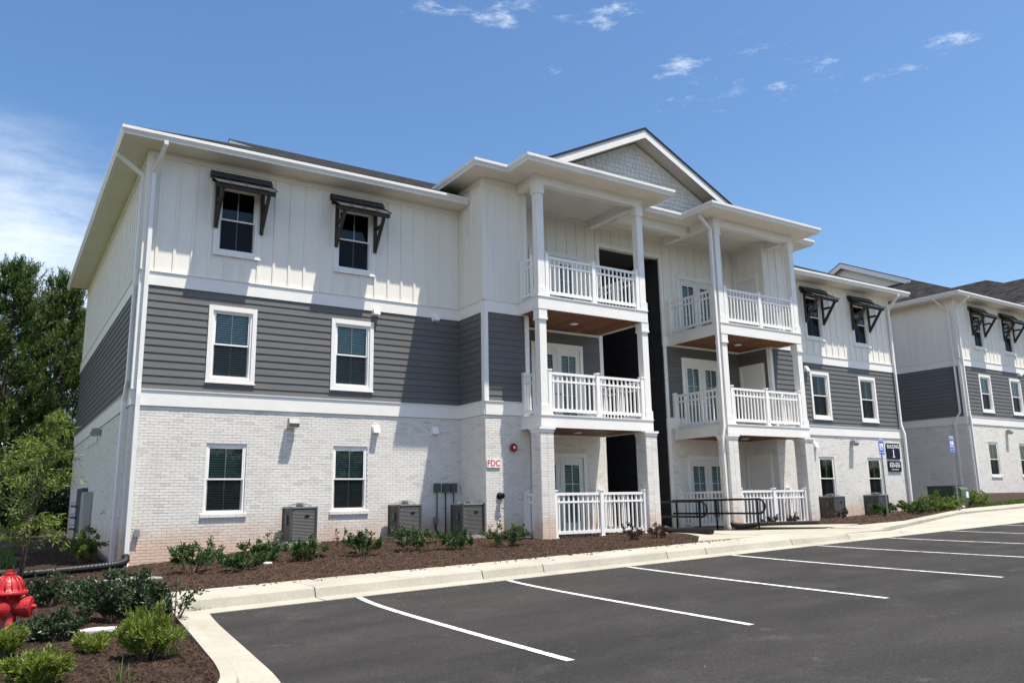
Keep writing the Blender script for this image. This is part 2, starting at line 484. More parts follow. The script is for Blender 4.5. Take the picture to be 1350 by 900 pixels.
# ------------------------------------------------------------------ mesh helpers
class MB:
    def __init__(s):
        s.v = []
        s.f = []

    def quad(s, a, b, c, d):
        n = len(s.v)
        s.v += [tuple(a), tuple(b), tuple(c), tuple(d)]
        s.f.append((n, n + 1, n + 2, n + 3))

    def tri(s, a, b, c):
        n = len(s.v)
        s.v += [tuple(a), tuple(b), tuple(c)]
        s.f.append((n, n + 1, n + 2))

    def box(s, x0, x1, y0, y1, z0, z1, back=True):
        n = len(s.v)
        s.v += [(x0, y0, z0), (x1, y0, z0), (x1, y1, z0), (x0, y1, z0), (x0, y0, z1), (x1, y0, z1), (x1, y1, z1), (x0, y1, z1)]
        s.f += [(n + 3, n + 2, n + 1, n), (n + 4, n + 5, n + 6, n + 7), (n, n + 1, n + 5, n + 4), (n + 1, n + 2, n + 6, n + 5),
                (n + 3, n, n + 4, n + 7)]
        if back:
            s.f.append((n + 2, n + 3, n + 7, n + 6))
        return s

    def prism(s, poly, vec):
        """solid between a 3-D polygon and the same polygon moved by vec"""
        n = len(s.v)
        k = len(poly)
        vec = Vector(vec)
        s.v += [tuple(p) for p in poly] + [tuple(Vector(p) + vec) for p in poly]
        s.f.append(tuple(range(n, n + k)))
        s.f.append(tuple(range(n + 2 * k - 1, n + k - 1, -1)))
        for i in range(k):
            j = (i + 1) % k
            s.f.append((n + i, n + k + i, n + k + j, n + j))
        return s

    def tube(s, pts, r, n=8, caps=True, rx=None):
        pts = [Vector(p) for p in pts]
        k0 = len(s.v)
        up = None
        for i, p in enumerate(pts):
            if i == 0:
                t = pts[1] - p
            elif i == len(pts) - 1:
                t = p - pts[i - 1]
            else:
                t = (pts[i + 1] - p).normalized() + (p - pts[i - 1]).normalized()
            t.normalize()
            if up is None:
                a = Vector((0, 0, 1)) if abs(t.z) < .9 else Vector((1, 0, 0))
                up = (a - t * a.dot(t)).normalized()
            else:
                up = (up - t * up.dot(t)).normalized()
            sd = t.cross(up)
            rr = r[i] if isinstance(r, (list, tuple)) else r
            for j in range(n):
                an = 2 * math.pi * (j + .5) / n
                s.v.append(tuple(p + (up * math.cos(an) + sd * math.sin(an)) * rr))
        for i in range(len(pts) - 1):
            for j in range(n):
                a = k0 + i * n + j
                b = k0 + i * n + (j + 1) % n
                s.f.append((a, a + n, b + n, b))
        if caps:
            s.f.append(tuple(range(k0, k0 + n)))
            e = k0 + (len(pts) - 1) * n
            s.f.append(tuple(range(e + n - 1, e - 1, -1)))
        return s

    def lathe(s, prof, n=24, o=(0, 0, 0), axis='z'):
        k0 = len(s.v)
        for r, z in prof:
            for j in range(n):
                a = 2 * math.pi * j / n
                if axis == 'z':
                    s.v.append((o[0] + r * math.cos(a), o[1] + r * math.sin(a), o[2] + z))
                elif axis == 'x':
                    s.v.append((o[0] + z, o[1] + r * math.cos(a), o[2] + r * math.sin(a)))
                else:
                    s.v.append((o[0] + r * math.cos(a), o[1] - z, o[2] + r * math.sin(a)))
        for i in range(len(prof) - 1):
            for j in range(n):
                a = k0 + i * n + j
                b = k0 + i * n + (j + 1) % n
                s.f.append((a, b, b + n, a + n))
        s.f.append(tuple(range(k0 + n - 1, k0 - 1, -1)))
        e = k0 + (len(prof) - 1) * n
        s.f.append(tuple(range(e, e + n)))
        return s

    def mesh(s, name, m, smooth=False):
        me = bpy.data.meshes.new(name)
        me.from_pydata(s.v, [], s.f)
        me.materials.append(M[m] if isinstance(m, str) else m)
        if smooth:
            me.polygons.foreach_set('use_smooth', [True] * len(me.polygons))
        me.update()
        return me

    def build(s, name, m, parent=None, smooth=False, kind=None, loc=None):
        return link(name, s.mesh(name, m, smooth), parent, loc, kind=kind)


def link(name, me, parent=None, loc=None, rz=None, scale=None, kind=None):
    o = bpy.data.objects.new(name, me)
    COL.objects.link(o)
    if parent is not None:
        o.parent = parent
    if loc is not None:
        o.location = loc
    if rz is not None:
        o.rotation_euler = (0, 0, rz)
    if scale is not None:
        o.scale = scale
    if kind:
        o['kind'] = kind
    return o


def thing(name, label, cat, loc=(0, 0, 0), rz=0.0, group=None):
    o = bpy.data.objects.new(name, None)
    o.empty_display_size = .2
    COL.objects.link(o)
    o.location = loc
    o.rotation_euler = (0, 0, rz)
    return tag(o, label, cat, group)


def tag(o, label, cat, group=None):
    o['label'] = label
    o['category'] = cat
    if group:
        o['group'] = group
    return o


def empty(name, parent, loc=(0, 0, 0), rz=0.0):
    o = bpy.data.objects.new(name, None)
    o.empty_display_size = .2
    COL.objects.link(o)
    o.parent = parent
    o.location = loc
    o.rotation_euler = (0, 0, rz)
    return o


_cache = {}


def shared(key, fn):
    if key not in _cache:
        _cache[key] = fn()
    return _cache[key]


def text(name, body, size, m, parent, loc, rz=0.0, sx=1.0, bold=0.0, depth=0.004):
    cu = bpy.data.curves.new(name, 'FONT')
    cu.body = body
    cu.size = size
    cu.align_x = 'CENTER'
    cu.align_y = 'CENTER'
    cu.extrude = depth / 2
    cu.offset = bold
    cu.materials.append(M[m])
    t = bpy.data.objects.new(name, cu)
    me = bpy.data.meshes.new_from_object(t)
    o = bpy.data.objects.new(name, me)
    bpy.data.objects.remove(t)
    COL.objects.link(o)
    o.parent = parent
    o.location = loc
    o.rotation_euler = (math.pi / 2, 0, rz)
    o.scale = (sx, 1, 1)
    return o


def clamp(v, a, b):
    return max(a, min(b, v))


def interp(x, P):
    if x <= P[0][0]:
        return P[0][1]
    for (a, b), (c, d) in zip(P, P[1:]):
        if x <= c:
            return b + (d - b) * (x - a) / (c - a)
    return P[-1][1]


# ------------------------------------------------------------------ ground heights
BASE = [(-30, -.55), (-6, -.5), (-2, -.42), (0, -.29), (1.5, -.195), (2.9, -.054), (4.2, .08), (8.7, .06), (10, -.01), (14, 0), (17, .04),
        (22, .1), (25, .1), (28, .2), (30.9, .32), (37.5, .96), (60, .97)]
YB = [(-30, -6.6), (12, -6.6), (14, -6.2), (16, -5.95), (20.6, -5.95), (28.85, -3.3), (33.7, -3.2), (60, -3.2)]


def z_lot(x, y):
    d = max(0, -8.42 - y)
    return (-.43 + .025 * clamp(x, -12, 45) - .055 * (1 - math.exp(-d / .5)) * clamp((7 - x) / 6, 0, 1)
            - .06 * (1 - math.exp(-d / 3)))


def z_walk(x):
    return -.28 + .0235 * clamp(x, -3, 45)


def bed(x, y):
    yb = interp(x, YB)
    zb = interp(x, BASE)
    if x < 0:
        zw = -.36 if y < -8 else -.36 + .08 * clamp((y + 8) / 1.4, 0, 1)
        t = clamp((y + 6.6) / 6.6, 0, 1)
        t = t * t * (3 - 2 * t)
        z = zw + (zb - zw) * t if y > -6.6 else zw
        if y > 0:
            z += .33 * clamp(y / 4.5, 0, 1) * clamp(1 + x / 5, 0, 1)
        return z + .06 * math.exp(-((x + 2.2) ** 2 / 2 + (y + 11) ** 2 / 4))
    t = clamp((y - yb) / (0 - yb), 0, 1)
    t = t * t * (3 - 2 * t)
    return z_walk(x) + (zb - z_walk(x)) * t


# ------------------------------------------------------------------ building
LBB, LBT, UBB, UBT = 3.357, 3.72, 6.267, 6.597
SL2, SL3 = 3.31, 6.66
WZ, CZ = 9.70, 10.30           # soffit heights: wings, centre block
D = 15.2
ROW = .068


class Wall:
    """a vertical wall face: local x along it, local -y outwards"""

    def __init__(s, B, ox, oy, rz, L):
        s.B, s.o, s.rz, s.L = B, (ox, oy, 0), rz, L

    def put(s, name, me, a=0, b=0, z=0, scale=None, kind=None):
        c, n = math.cos(s.rz), math.sin(s.rz)
        return link(name, me, s.B, (s.o[0] + c * a - n * b, s.o[1] + n * a + c * b, z), s.rz, scale, kind)

    def sub(s, name, a, b, z):
        c, n = math.cos(s.rz), math.sin(s.rz)
        return empty(name, s.B, (s.o[0] + c * a - n * b, s.o[1] + n * a + c * b, z), s.rz)


def cut(x0, x1, z, holes):
    """parts of [x0,x1] at height z outside the holes"""
    iv = [(x0, x1)]
    for a0, a1, z0, z1 in holes:
        if z0 < z < z1:
            nv = []
            for p, q in iv:
                if a1 <= p or a0 >= q:
                    nv.append((p, q))
                else:
                    if a0 > p:
                        nv.append((p, a0))
                    if a1 < q:
                        nv.append((a1, q))
            iv = nv
    return [(p, q) for p, q in iv if q - p > .015]


def backing(x0, x1, z0, z1, holes, th=.16, off=.004):
    mb = MB()
    xs = sorted({x0, x1} | {clamp(h[i], x0, x1) for h in holes for i in (0, 1)})
    for p, q in zip(xs, xs[1:]):
        if q - p < .002:
            continue
        m = (p + q) / 2
        zs = [(z0, z1)]
        for a0, a1, h0, h1 in holes:
            if a0 < m < a1:
                nz = []
                for u, w in zs:
                    if h1 <= u or h0 >= w:
                        nz.append((u, w))
                    else:
                        if h0 > u:
                            nz.append((u, h0))
                        if h1 < w:
                            nz.append((h1, w))
                zs = nz
        for u, w in zs:
            mb.box(p, q, off, th, u, w)
    return mb


def brickwork(W, x0, x1, z0, z1, holes):
    W.put('mortar_bed', backing(x0, x1, z0, z1, holes).mesh('mortar_bed', 'mortar'))
    rnd = random.Random(int(x0 * 97 + W.L * 31 + W.o[0] * 7 + W.o[1] * 3))
    mb = MB()
    r = 0
    z = z0
    while z + ROW <= z1 + .01:
        zt = min(z + ROW - .010, z1)
        off = (r % 2) * .105
        for p, q in cut(x0, x1, (z + zt) / 2, holes):
            k = math.floor((p - x0 - off) / .21)
            x = x0 + off + k * .21
            while x < q:
                a, b = max(x, p), min(x + .203, q)
                if b - a > .02:
                    mb.box(a, b, -.005 - rnd.random() * .004, .012, z + rnd.uniform(-.001, .001), zt, back=False)
                x += .21
        z += ROW
        r += 1
    W.put('brickwork', mb.mesh('brickwork', 'brick'), kind='stuff')


def plank_mesh(m, h):
    def fn():
        mb = MB()
        pr = [(-.025, 0), (-.006, h + .012), (.0, h + .012), (.0, 0)]
        n = len(mb.v)
        mb.v += [(0, y, z) for y, z in pr] + [(1, y, z) for y, z in pr]
        mb.f += [(0, 4, 5, 1), (1, 5, 6, 2), (3, 7, 4, 0), (3, 0, 1, 2)[::-1], (4, 7, 6, 5)]
        return mb.mesh('plank', m)
    return shared(('plank', m, round(h, 4)), fn)


def siding(W, x0, x1, z0, z1, holes, m='lap', rows=14):
    W.put('siding_backing', backing(x0, x1, z0, z1, holes).mesh('siding_backing', m))
    h = (z1 - z0) / rows
    me = plank_mesh(m, h)
    for r in range(rows):
        z = z0 + r * h
        for p, q in cut(x0, x1, z + h / 2, holes):
            W.put('plank', me, p, 0, z, (q - p, 1, 1))


def unit_box():
    return shared('unit', lambda: MB().box(0, 1, -1, 0, 0, 1).mesh('unit', 'trim'))


def tbox(W, name, a0, a1, b0, b1, z0, z1, m='trim'):
    """box on a wall, b0 outwards"""
    me = shared(('ubox', m), lambda: MB().box(0, 1, -1, 0, 0, 1).mesh('board', m))
    return W.put(name, me, a0, b1, z0, (a1 - a0, b1 - b0, z1 - z0))


def batten_wall(W, x0, x1, z0, z1, holes, pitch=.407, first=.2, frieze=.16):
    W.put('wall_panel', backing(x0, x1, z0, z1, holes).mesh('wall_panel', 'batten'))
    x = x0 + first
    me = shared('batten', lambda: MB().box(-.032, .032, -.022, .004, 0, 1).mesh('batten', 'batten'))
    while x < x1 - .05:
        zs = [(z0 + .03, z1 - frieze)]
        for a0, a1, h0, h1 in holes:
            if a0 - .02 < x < a1 + .02:
                nz = []
                for u, w in zs:
                    if h1 <= u or h0 >= w:
                        nz.append((u, w))
                    else:
                        if h0 > u:
                            nz.append((u, h0 - .0))
                        if h1 < w:
                            nz.append((h1, w))
                zs = nz
        for u, w in zs:
            if w - u > .05:
                W.put('batten', me, x, 0, u, (1, 1, w - u))
        x += pitch
    tbox(W, 'frieze_board', x0, x1, -.027, .002, z1 - frieze, z1 - .001, 'batten')


def band(W, x0, x1, z0, z1):
    tbox(W, 'band_board', x0, x1, -.040, .10, z0, z1, 'trim')
    tbox(W, 'drip_cap', x0, x1, -.062, .02, z1 + .0005, z1 + .022, 'gutter')


def window(W, a0, a1, z0, z1, casing=0.0, kind='blind', screen=True):
    """double-hung sash, one muntin in each sash; a,z are the outer size including casing"""
    w, h = a1 - a0, z1 - z0
    P = W.sub('window', a0, 0, z0)
    key = (round(w, 3), round(h, 3), casing)

    def frame():
        mb = MB()
        c = casing
        if c:
            mb.box(0, c, -.045, .02, 0, h)
            mb.box(w - c, w, -.045, .02, 0, h)
            mb.box(c, w - c, -.047, .02, h - c - .02, h)
            mb.box(c, w - c, -.047, .02, 0, c)
            mb.box(-.015, w + .015, -.06, -.046, -.018, .02)
        return mb

    def jamb():
        mb = MB()
        c, t = casing, .05
        y0 = -.012 if c else .018
        mb.box(c, c + t, y0, .12, c, h - c)
        mb.box(w - c - t, w - c, y0, .12, c, h - c)
        mb.box(c + t, w - c - t, y0 + .002, .12, h - c - t, h - c)
        mb.box(c + t, w - c - t, y0 - .01, .12, c, c + t)
        return mb
    i0, i1 = casing + .05, w - casing - .05
    b0, b1 = casing + .05, h - casing - .05
    mid = (b0 + b1) / 2
    if casing:
        link('casing', shared(('casing',) + key, lambda: frame().mesh('casing', 'trim')), P)
    link('frame', shared(('frame',) + key, lambda: jamb().mesh('frame', 'vinyl')), P)

    def sash(lo, hi, y):
        mb = MB()
        t = .038
        mb.box(i0, i0 + t, y, y + .035, lo, hi)
        mb.box(i1 - t, i1, y, y + .035, lo, hi)
        mb.box(i0 + t, i1 - t, y + .001, y + .034, lo, lo + t)
        mb.box(i0 + t, i1 - t, y + .001, y + .034, hi - t, hi)
        return mb
    link('sash', shared(('sash1',) + key, lambda: sash(mid - .02, b1, .025).mesh('sash', 'vinyl')), P)
    link('sash', shared(('sash0',) + key, lambda: sash(b0, mid + .02, .064).mesh('sash', 'vinyl')), P)

    def muntin(lo, hi, y):
        m = (i0 + i1) / 2
        return MB().box(m - .010, m + .010, y, y + .012, lo, hi)
    link('muntin', shared(('mun1',) + key, lambda: muntin(mid + .018, b1 - .038, .043).mesh('muntin', 'vinyl')), P)
    link('muntin', shared(('mun0',) + key, lambda: muntin(b0 + .038, mid - .018, .082).mesh('muntin', 'vinyl')), P)
    link('pane', shared(('gl1',) + key, lambda: (lambda q: (q.quad((i0 + .03, .040, mid), (i1 - .03, .040, mid), (i1 - .03, .040, b1 - .03), (i0 + .03, .040, b1 - .03)), q)[1])(MB()).mesh('pane', 'glass')), P)
    link('pane', shared(('gl0',) + key, lambda: (lambda q: (q.quad((i0 + .03, .080, b0 + .03), (i1 - .03, .080, b0 + .03), (i1 - .03, .080, mid), (i0 + .03, .080, mid)), q)[1])(MB()).mesh('pane', 'glass')), P)
    if screen:
        link('insect_screen', shared(('scr',) + key, lambda: (lambda q: (q.quad((i0 + .02, .052, b0 + .02), (i1 - .02, .052, b0 + .02), (i1 - .02, .052, mid), (i0 + .02, .052, mid)), q)[1])(MB()).mesh('insect_screen', 'screen')), P)
    if kind in ('blind', 'blind_dark'):
        def slats():
            mb = MB()
            z = b0 + .03
            while z < b1 - .02:
                mb.prism([(i0 + .01, .135, z), (i1 - .01, .135, z), (i1 - .01, .158, z + .042), (i0 + .01, .158, z + .042)], (0, .004, .0))
                z += .058
            return mb
        link('blind', shared(('blind',) + key, lambda: slats().mesh('blind', kind)), P, kind='stuff')
    elif kind == 'curtain':
        def cur():
            mb = MB()
            for s0, s1 in ((i0, i0 + .3 * (i1 - i0)), (i1 - .38 * (i1 - i0), i1)):
                k = 8
                for j in range(k):
                    xa, xb = s0 + (s1 - s0) * j / k, s0 + (s1 - s0) * (j + 1) / k
                    mb.quad((xa, .2 + .04 * (j % 2), b0), (xb, .2 + .04 * ((j + 1) % 2), b0), (xb, .2 + .04 * ((j + 1) % 2), b1), (xa, .2 + .04 * (j % 2), b1))
            return mb
        link('curtain', shared(('curtain',) + key, lambda: cur().mesh('curtain', 'curtain')), P)

    def room():
        mb = MB()
        x0, x1, q0, q1, y0, y1 = i0 - .04, i1 + .04, b0 - .04, b1 + .04, .125, .95
        mb.quad((x0, y1, q0), (x1, y1, q0), (x1, y1, q1), (x0, y1, q1))
        mb.quad((x0, y0, q0), (x0, y1, q0), (x0, y1, q1), (x0, y0, q1))
        mb.quad((x1, y0, q0), (x1, y1, q0), (x1, y1, q1), (x1, y0, q1))
        mb.quad((x0, y0, q0), (x1, y0, q0), (x1, y1, q0), (x0, y1, q0))
        mb.quad((x0, y0, q1), (x1, y0, q1), (x1, y1, q1), (x0, y1, q1))
        return mb
    link('room', shared(('room',) + key, lambda: room().mesh('room', 'dark')), P)
    if not casing:
        def sill():
            mb = MB()
            x = -.06
            while x < w + .04:
                mb.box(x, min(x + .2, w + .06), -.045, .02, -.085, -.004)
                x += .205
            return mb
        link('brick_sill', shared(('sill',) + key, lambda: sill().mesh('brick_sill', 'brick')), P)
    return P


def awning(W, cx, ztop):
    """shed awning of black metal panels on timber brackets; cx = centre along the wall"""
    P = W.sub('awning', cx, 0, ztop)
    hw, pr, dr = .75, .80, .47

    def panel():
        mb = MB()
        w = 1.5 / 4
        mb.prism([(0, -.02, -.03), (w - .006, -.02, -.03), (w - .006, -pr, -dr), (0, -pr, -dr)], (0, 0, .022))
        mb.prism([(w - .03, -.02, -.008), (w - .004, -.02, -.008), (w - .004, -pr, -dr + .022), (w - .03, -pr, -dr + .022)], (0, 0, .025))
        return mb
    for i in range(4):
        link('roof_panel', shared('aw_panel', lambda: panel().mesh('roof_panel', 'metalroof')), P, (-hw + i * .375, 0, 0))
    link('ridge_cap', shared('aw_ridge', lambda: MB().box(-hw - .02, hw + .02, -.11, -.002, -.075, .085).prism(
        [(-hw - .02, -.11, .085), (hw + .02, -.11, .085), (hw + .02, -.26, -.09), (-hw - .02, -.26, -.09)], (0, 0, -.02)).mesh('ridge_cap', 'metalroof')), P)
    link('eave_beam', shared('aw_beam', lambda: MB().box(-hw + .03, hw - .03, -pr + .05, -pr + .13, -dr - .09, -dr + .01).box(
        -hw + .03, hw - .03, -.07, -.022, -.18, -.065).mesh('eave_beam', 'wood')), P)

    def bracket():
        mb = MB()
        mb.box(-.045, .045, -.10, -.001, -1.42, -.2)
        mb.prism([(-.04, -.10, -.30), (.04, -.10, -.30), (.04, -.10, -.21), (-.04, -.10, -.21)], (0, -pr + .24, -.27))
        mb.box(-.034, .034, -.42, -.1005, -.78, -.70)
        mb.prism([(-.036, -.10, -1.40), (.036, -.10, -1.40), (.036, -.10, -1.24), (-.036, -.10, -1.24)], (0, -pr + .2, .80))
        return mb
    for sx in (-.57, .57):
        link('bracket', shared('aw_br', lambda: bracket().mesh('bracket', 'wood')), P, (sx, 0, 0))
    return P


def vent_hood(W, a, z, up=False):
    def fn():
        mb = MB()
        mb.prism([(-.085, -.001, -.1), (-.085, -.001, .10), (-.085, -.05, .10), (-.085, -.14, -.08), (-.085, -.14, -.1)], (.17, 0, 0))
        mb.box(-.11, .11, -.012, -.002, -.12, .12)
        return mb
    return W.put('vent_hood', shared('vent', lambda: fn().mesh('vent_hood', 'vinyl')), a, -.018, z)


def door(W, a0, a1, z0, z1, leaves, glazed=True):
    """door set: casing, leaves, lights with grid"""
    P = W.sub('door', a0, 0, z0)
    w, h = a1 - a0, z1 - z0
    c = .11
    link('casing', MB().box(0, c, -.04, .05, 0, h).box(w - c, w, -.04, .05, 0, h).box(c, w - c, -.042, .05, h - c - .03, h).mesh('casing', 'trim'), P)
    lw = (w - 2 * c) / leaves
    for i in range(leaves):
        x = c + i * lw
        if glazed:
            g0, g1, q0, q1 = x + .17, x + lw - .17, .32, h - .37
            link('leaf', MB().box(x + .006, g0, .0, .045, .02, h - c - .032).box(g1, x + lw - .006, .0, .045, .02, h - c - .032)
                 .box(g0, g1, .001, .044, .02, q0).box(g0, g1, .001, .044, q1, h - c - .032).mesh('leaf', 'door'), P)
            m = (g0 + g1) / 2
            g = MB().box(m - .012, m + .012, -.004, .012, q0, q1)
            for k in (1, 2):
                zz = q0 + (q1 - q0) * k / 3
                g.box(g0, g1, -.003, .011, zz - .01, zz + .01)
            link('muntin', g.mesh('muntin', 'door'), P)
            q = MB()
            q.quad((g0, .02, q0), (g1, .02, q0), (g1, .02, q1), (g0, .02, q1))
            link('pane', q.mesh('pane', 'glass'), P)
            b = MB()
            zz = q0 + .01
            while zz < q1 - .04:
                b.prism([(g0, .05, zz), (g1, .05, zz), (g1, .07, zz + .03), (g0, .07, zz + .03)], (0, .003, 0))
                zz += .045
            link('blind', b.mesh('blind', 'blind'), P, kind='stuff')
        else:
            link('leaf', MB().box(x + .006, x + lw - .006, .0, .045, .02, h - c - .032).box(x + .12, x + lw - .12, -.008, .01, .2, h * .42)
                 .box(x + .12, x + lw - .12, -.008, .01, h * .48, h - .35).mesh('leaf', 'door'), P)
        hx = x + (lw - .09 if i == 0 else .09)
        link('handle', shared('dhandle', lambda: MB().lathe([(.026, -.004), (.026, .012), (.011, .014), (.011, .035), (.027, .04), (.03, .055), (.02, .068)], 10, axis='y').mesh('handle', 'steel', True)), P, (hx, 0, .98))
    link('door_backing', MB().box(.02, w - .02, .09, .12, 0, h - .03).mesh('door_backing', 'dark'), P)
    return P


def railing(B, x, y, z, rz, L, posts, H=1.2, label=None):
    P = empty('railing', B, (x, y, z), rz)
    U = shared('rail_unit', lambda: MB().box(0, 1, -.5, .5, 0, 1).mesh('rail', 'vinyl'))
    post = shared('rail_post', lambda: MB().box(-.058, .058, -.058, .058, 0, 1.24).box(-.072, .072, -.072, .072, 1.2405, 1.265).prism(
        [(-.072, -.072, 1.2655), (.072, -.072, 1.2655), (.072, .072, 1.2655), (-.072, .072, 1.2655)], (0, 0, .012)).box(-.075, .075, -.075, .075, 0, .03).mesh('post', 'vinyl'))
    for p in posts:
        link('post', post, P, (p, 0, 0))
    for p, q in zip(posts, posts[1:]):
        p, q = p + .058, q - .058
        link('top_rail', U, P, (p, 0, H - .07), scale=(q - p, .07, .07))
        link('middle_rail', U, P, (p, 0, H - .275), scale=(q - p, .05, .055))
        link('bottom_rail', U, P, (p, 0, .10), scale=(q - p, .055, .085))
        n = max(1, round((q - p) / .158))
        for i in range(n):
            xx = p + (q - p) * (i + .5) / n
            link('baluster', U, P, (xx - .02, 0, .185), scale=(.04, .036, H - .27 - .185))
            link('spindle', U, P, (xx - .02, 0, H - .2205), scale=(.04, .036, .151))
    return P


def sweep(path, prof, caps=True):
    """profile (outward, up) along a plan path; outward is to the right of travel"""
    mb = MB()
    k = len(prof)
    n = len(path)
    for i, p in enumerate(path):
        d0 = (Vector(path[i][:2]) - Vector(path[i - 1][:2])).normalized() if i else None
        d1 = (Vector(path[i + 1][:2]) - Vector(path[i][:2])).normalized() if i < n - 1 else None
        n0 = Vector((d0.y, -d0.x)) if d0 else None
        n1 = Vector((d1.y, -d1.x)) if d1 else None
        if n0 is None:
            m = n1
        elif n1 is None:
            m = n0
        else:
            m = (n0 + n1)
            m = m / max(.2, (m.dot(m) / 2))
        for o, z in prof:
            mb.v.append((p[0] + m.x * o, p[1] + m.y * o, p[2] + z))
    for i in range(n - 1):
        for j in range(k):
            a, b = i * k + j, i * k + (j + 1) % k
            mb.f.append((a, a + k, b + k, b))
    if caps:
        mb.f.append(tuple(range(k)))
        mb.f.append(tuple(range((n - 1) * k + k - 1, (n - 1) * k - 1, -1)))
    return mb


GUT = [(0, 0), (.085, 0), (.09, .045), (.115, .085), (.135, .125), (.135, .20), (.118, .205), (.10, .185), (0, .185)]


def roof_slab(pts, th=.07):
    return MB().prism([Vector(p) for p in pts], (0, 0, -th))


def downspout(B, pts, w=.09):
    mb = MB().tube(pts, w * .68, 4)
    return mb.build('downspout', 'pipe', B)


def column(B, x, y, z0, z1):
    P = empty('column', B, (x, y, z0))
    h = z1 - z0
    link('shaft', MB().box(-.115, .115, -.115, .115, 0, h).mesh('shaft', 'trim'), P)
    link('base_wrap', MB().box(-.14, .14, -.14, .14, .001, .26).mesh('base_wrap', 'trim'), P)
    link('capital', MB().box(-.14, .14, -.14, .14, h - .24, h - .001).box(-.15, .15, -.15, .15, h - .30, h - .2405).mesh('capital', 'trim'), P)
    return P


def brick_column(B, x, y, z0, z1):
    P = empty('brick_column', B, (x, y, 0))
    s = .215
    link('mortar_core', MB().box(-s + .004, s - .004, -s + .004, s - .004, z0, z1).mesh('mortar_core', 'mortar'), P)
    mb = MB()
    z, r = z0, 0
    rnd = random.Random(int(x * 13))
    while z < z1 - .02:
        zt = min(z + ROW - .01, z1)
        o = r % 2
        for side in range(4):
            segs = [(-s, -s + .2), (-s + .21, s)] if (r + side) % 2 else [(-s, -s + .2 + .02), (-s + .23, s)]
            for a, b in segs:
                p0, p1 = -s - .010 - rnd.random() * .004, -s + .012
                if side == 0:
                    mb.box(a, b, p0, p1, z, zt)
                elif side == 1:
                    mb.box(-p1, -p0, a, b, z, zt)
                elif side == 2:
                    mb.box(a, b, -p1, -p0, z, zt)
                else:
                    mb.box(p0, p1, a, b, z, zt)
        z += ROW
        r += 1
    link('brickwork', mb.mesh('brickwork', 'brick'), P, kind='stuff')
    link('stone_cap', MB().box(-.235, .235, -.235, .235, z1 - .14, z1 - .06).box(-.265, .265, -.265, .265, z1 - .0595, z1).mesh('stone_cap', 'trim'), P)
    return P


def stack(W, x0, x1, ztop, holes=(), zbase=-.75, corner0=False, corner1=False, bb_first=.2):
    """the usual storeys: brick, band, lap siding, band, board and batten"""
    h1 = [h for h in holes if h[3] < LBB + .1 or h[2] < LBB < h[3]]
    brickwork(W, x0, x1, zbase, LBB, holes)
    for p, q in cut(x0, x1, (LBB + LBT) / 2, holes):
        band(W, p, q, LBB, LBT)
    siding(W, x0, x1, LBT, UBB, holes)
    for p, q in cut(x0, x1, (UBB + UBT) / 2, holes):
        band(W, p, q, UBB, UBT)
    batten_wall(W, x0, x1, UBT, ztop, holes, first=bb_first)
    for c, a, s in ((corner0, x0, 0), (corner1, x1 - .10, 1)):
        if c:
            e = .040
            tbox(W, 'corner_board', a - (e if not s else 0), a + .10 + (e if s else 0), -.046, .001, LBT + .001, UBB - .001, 'trim')
            tbox(W, 'corner_board', a - (e if not s else 0), a + .10 + (e if s else 0), -.038, .001, UBT + .03, ztop - .001, 'batten')


SYM = 15.5
X1 = 8.70                      # wing meets bay
X2 = 10.15                     # bay meets porch
O0, O1 = 14.13, 16.87          # breezeway mouth
X3, X4, XR = 20.72, 22.20, 30.79


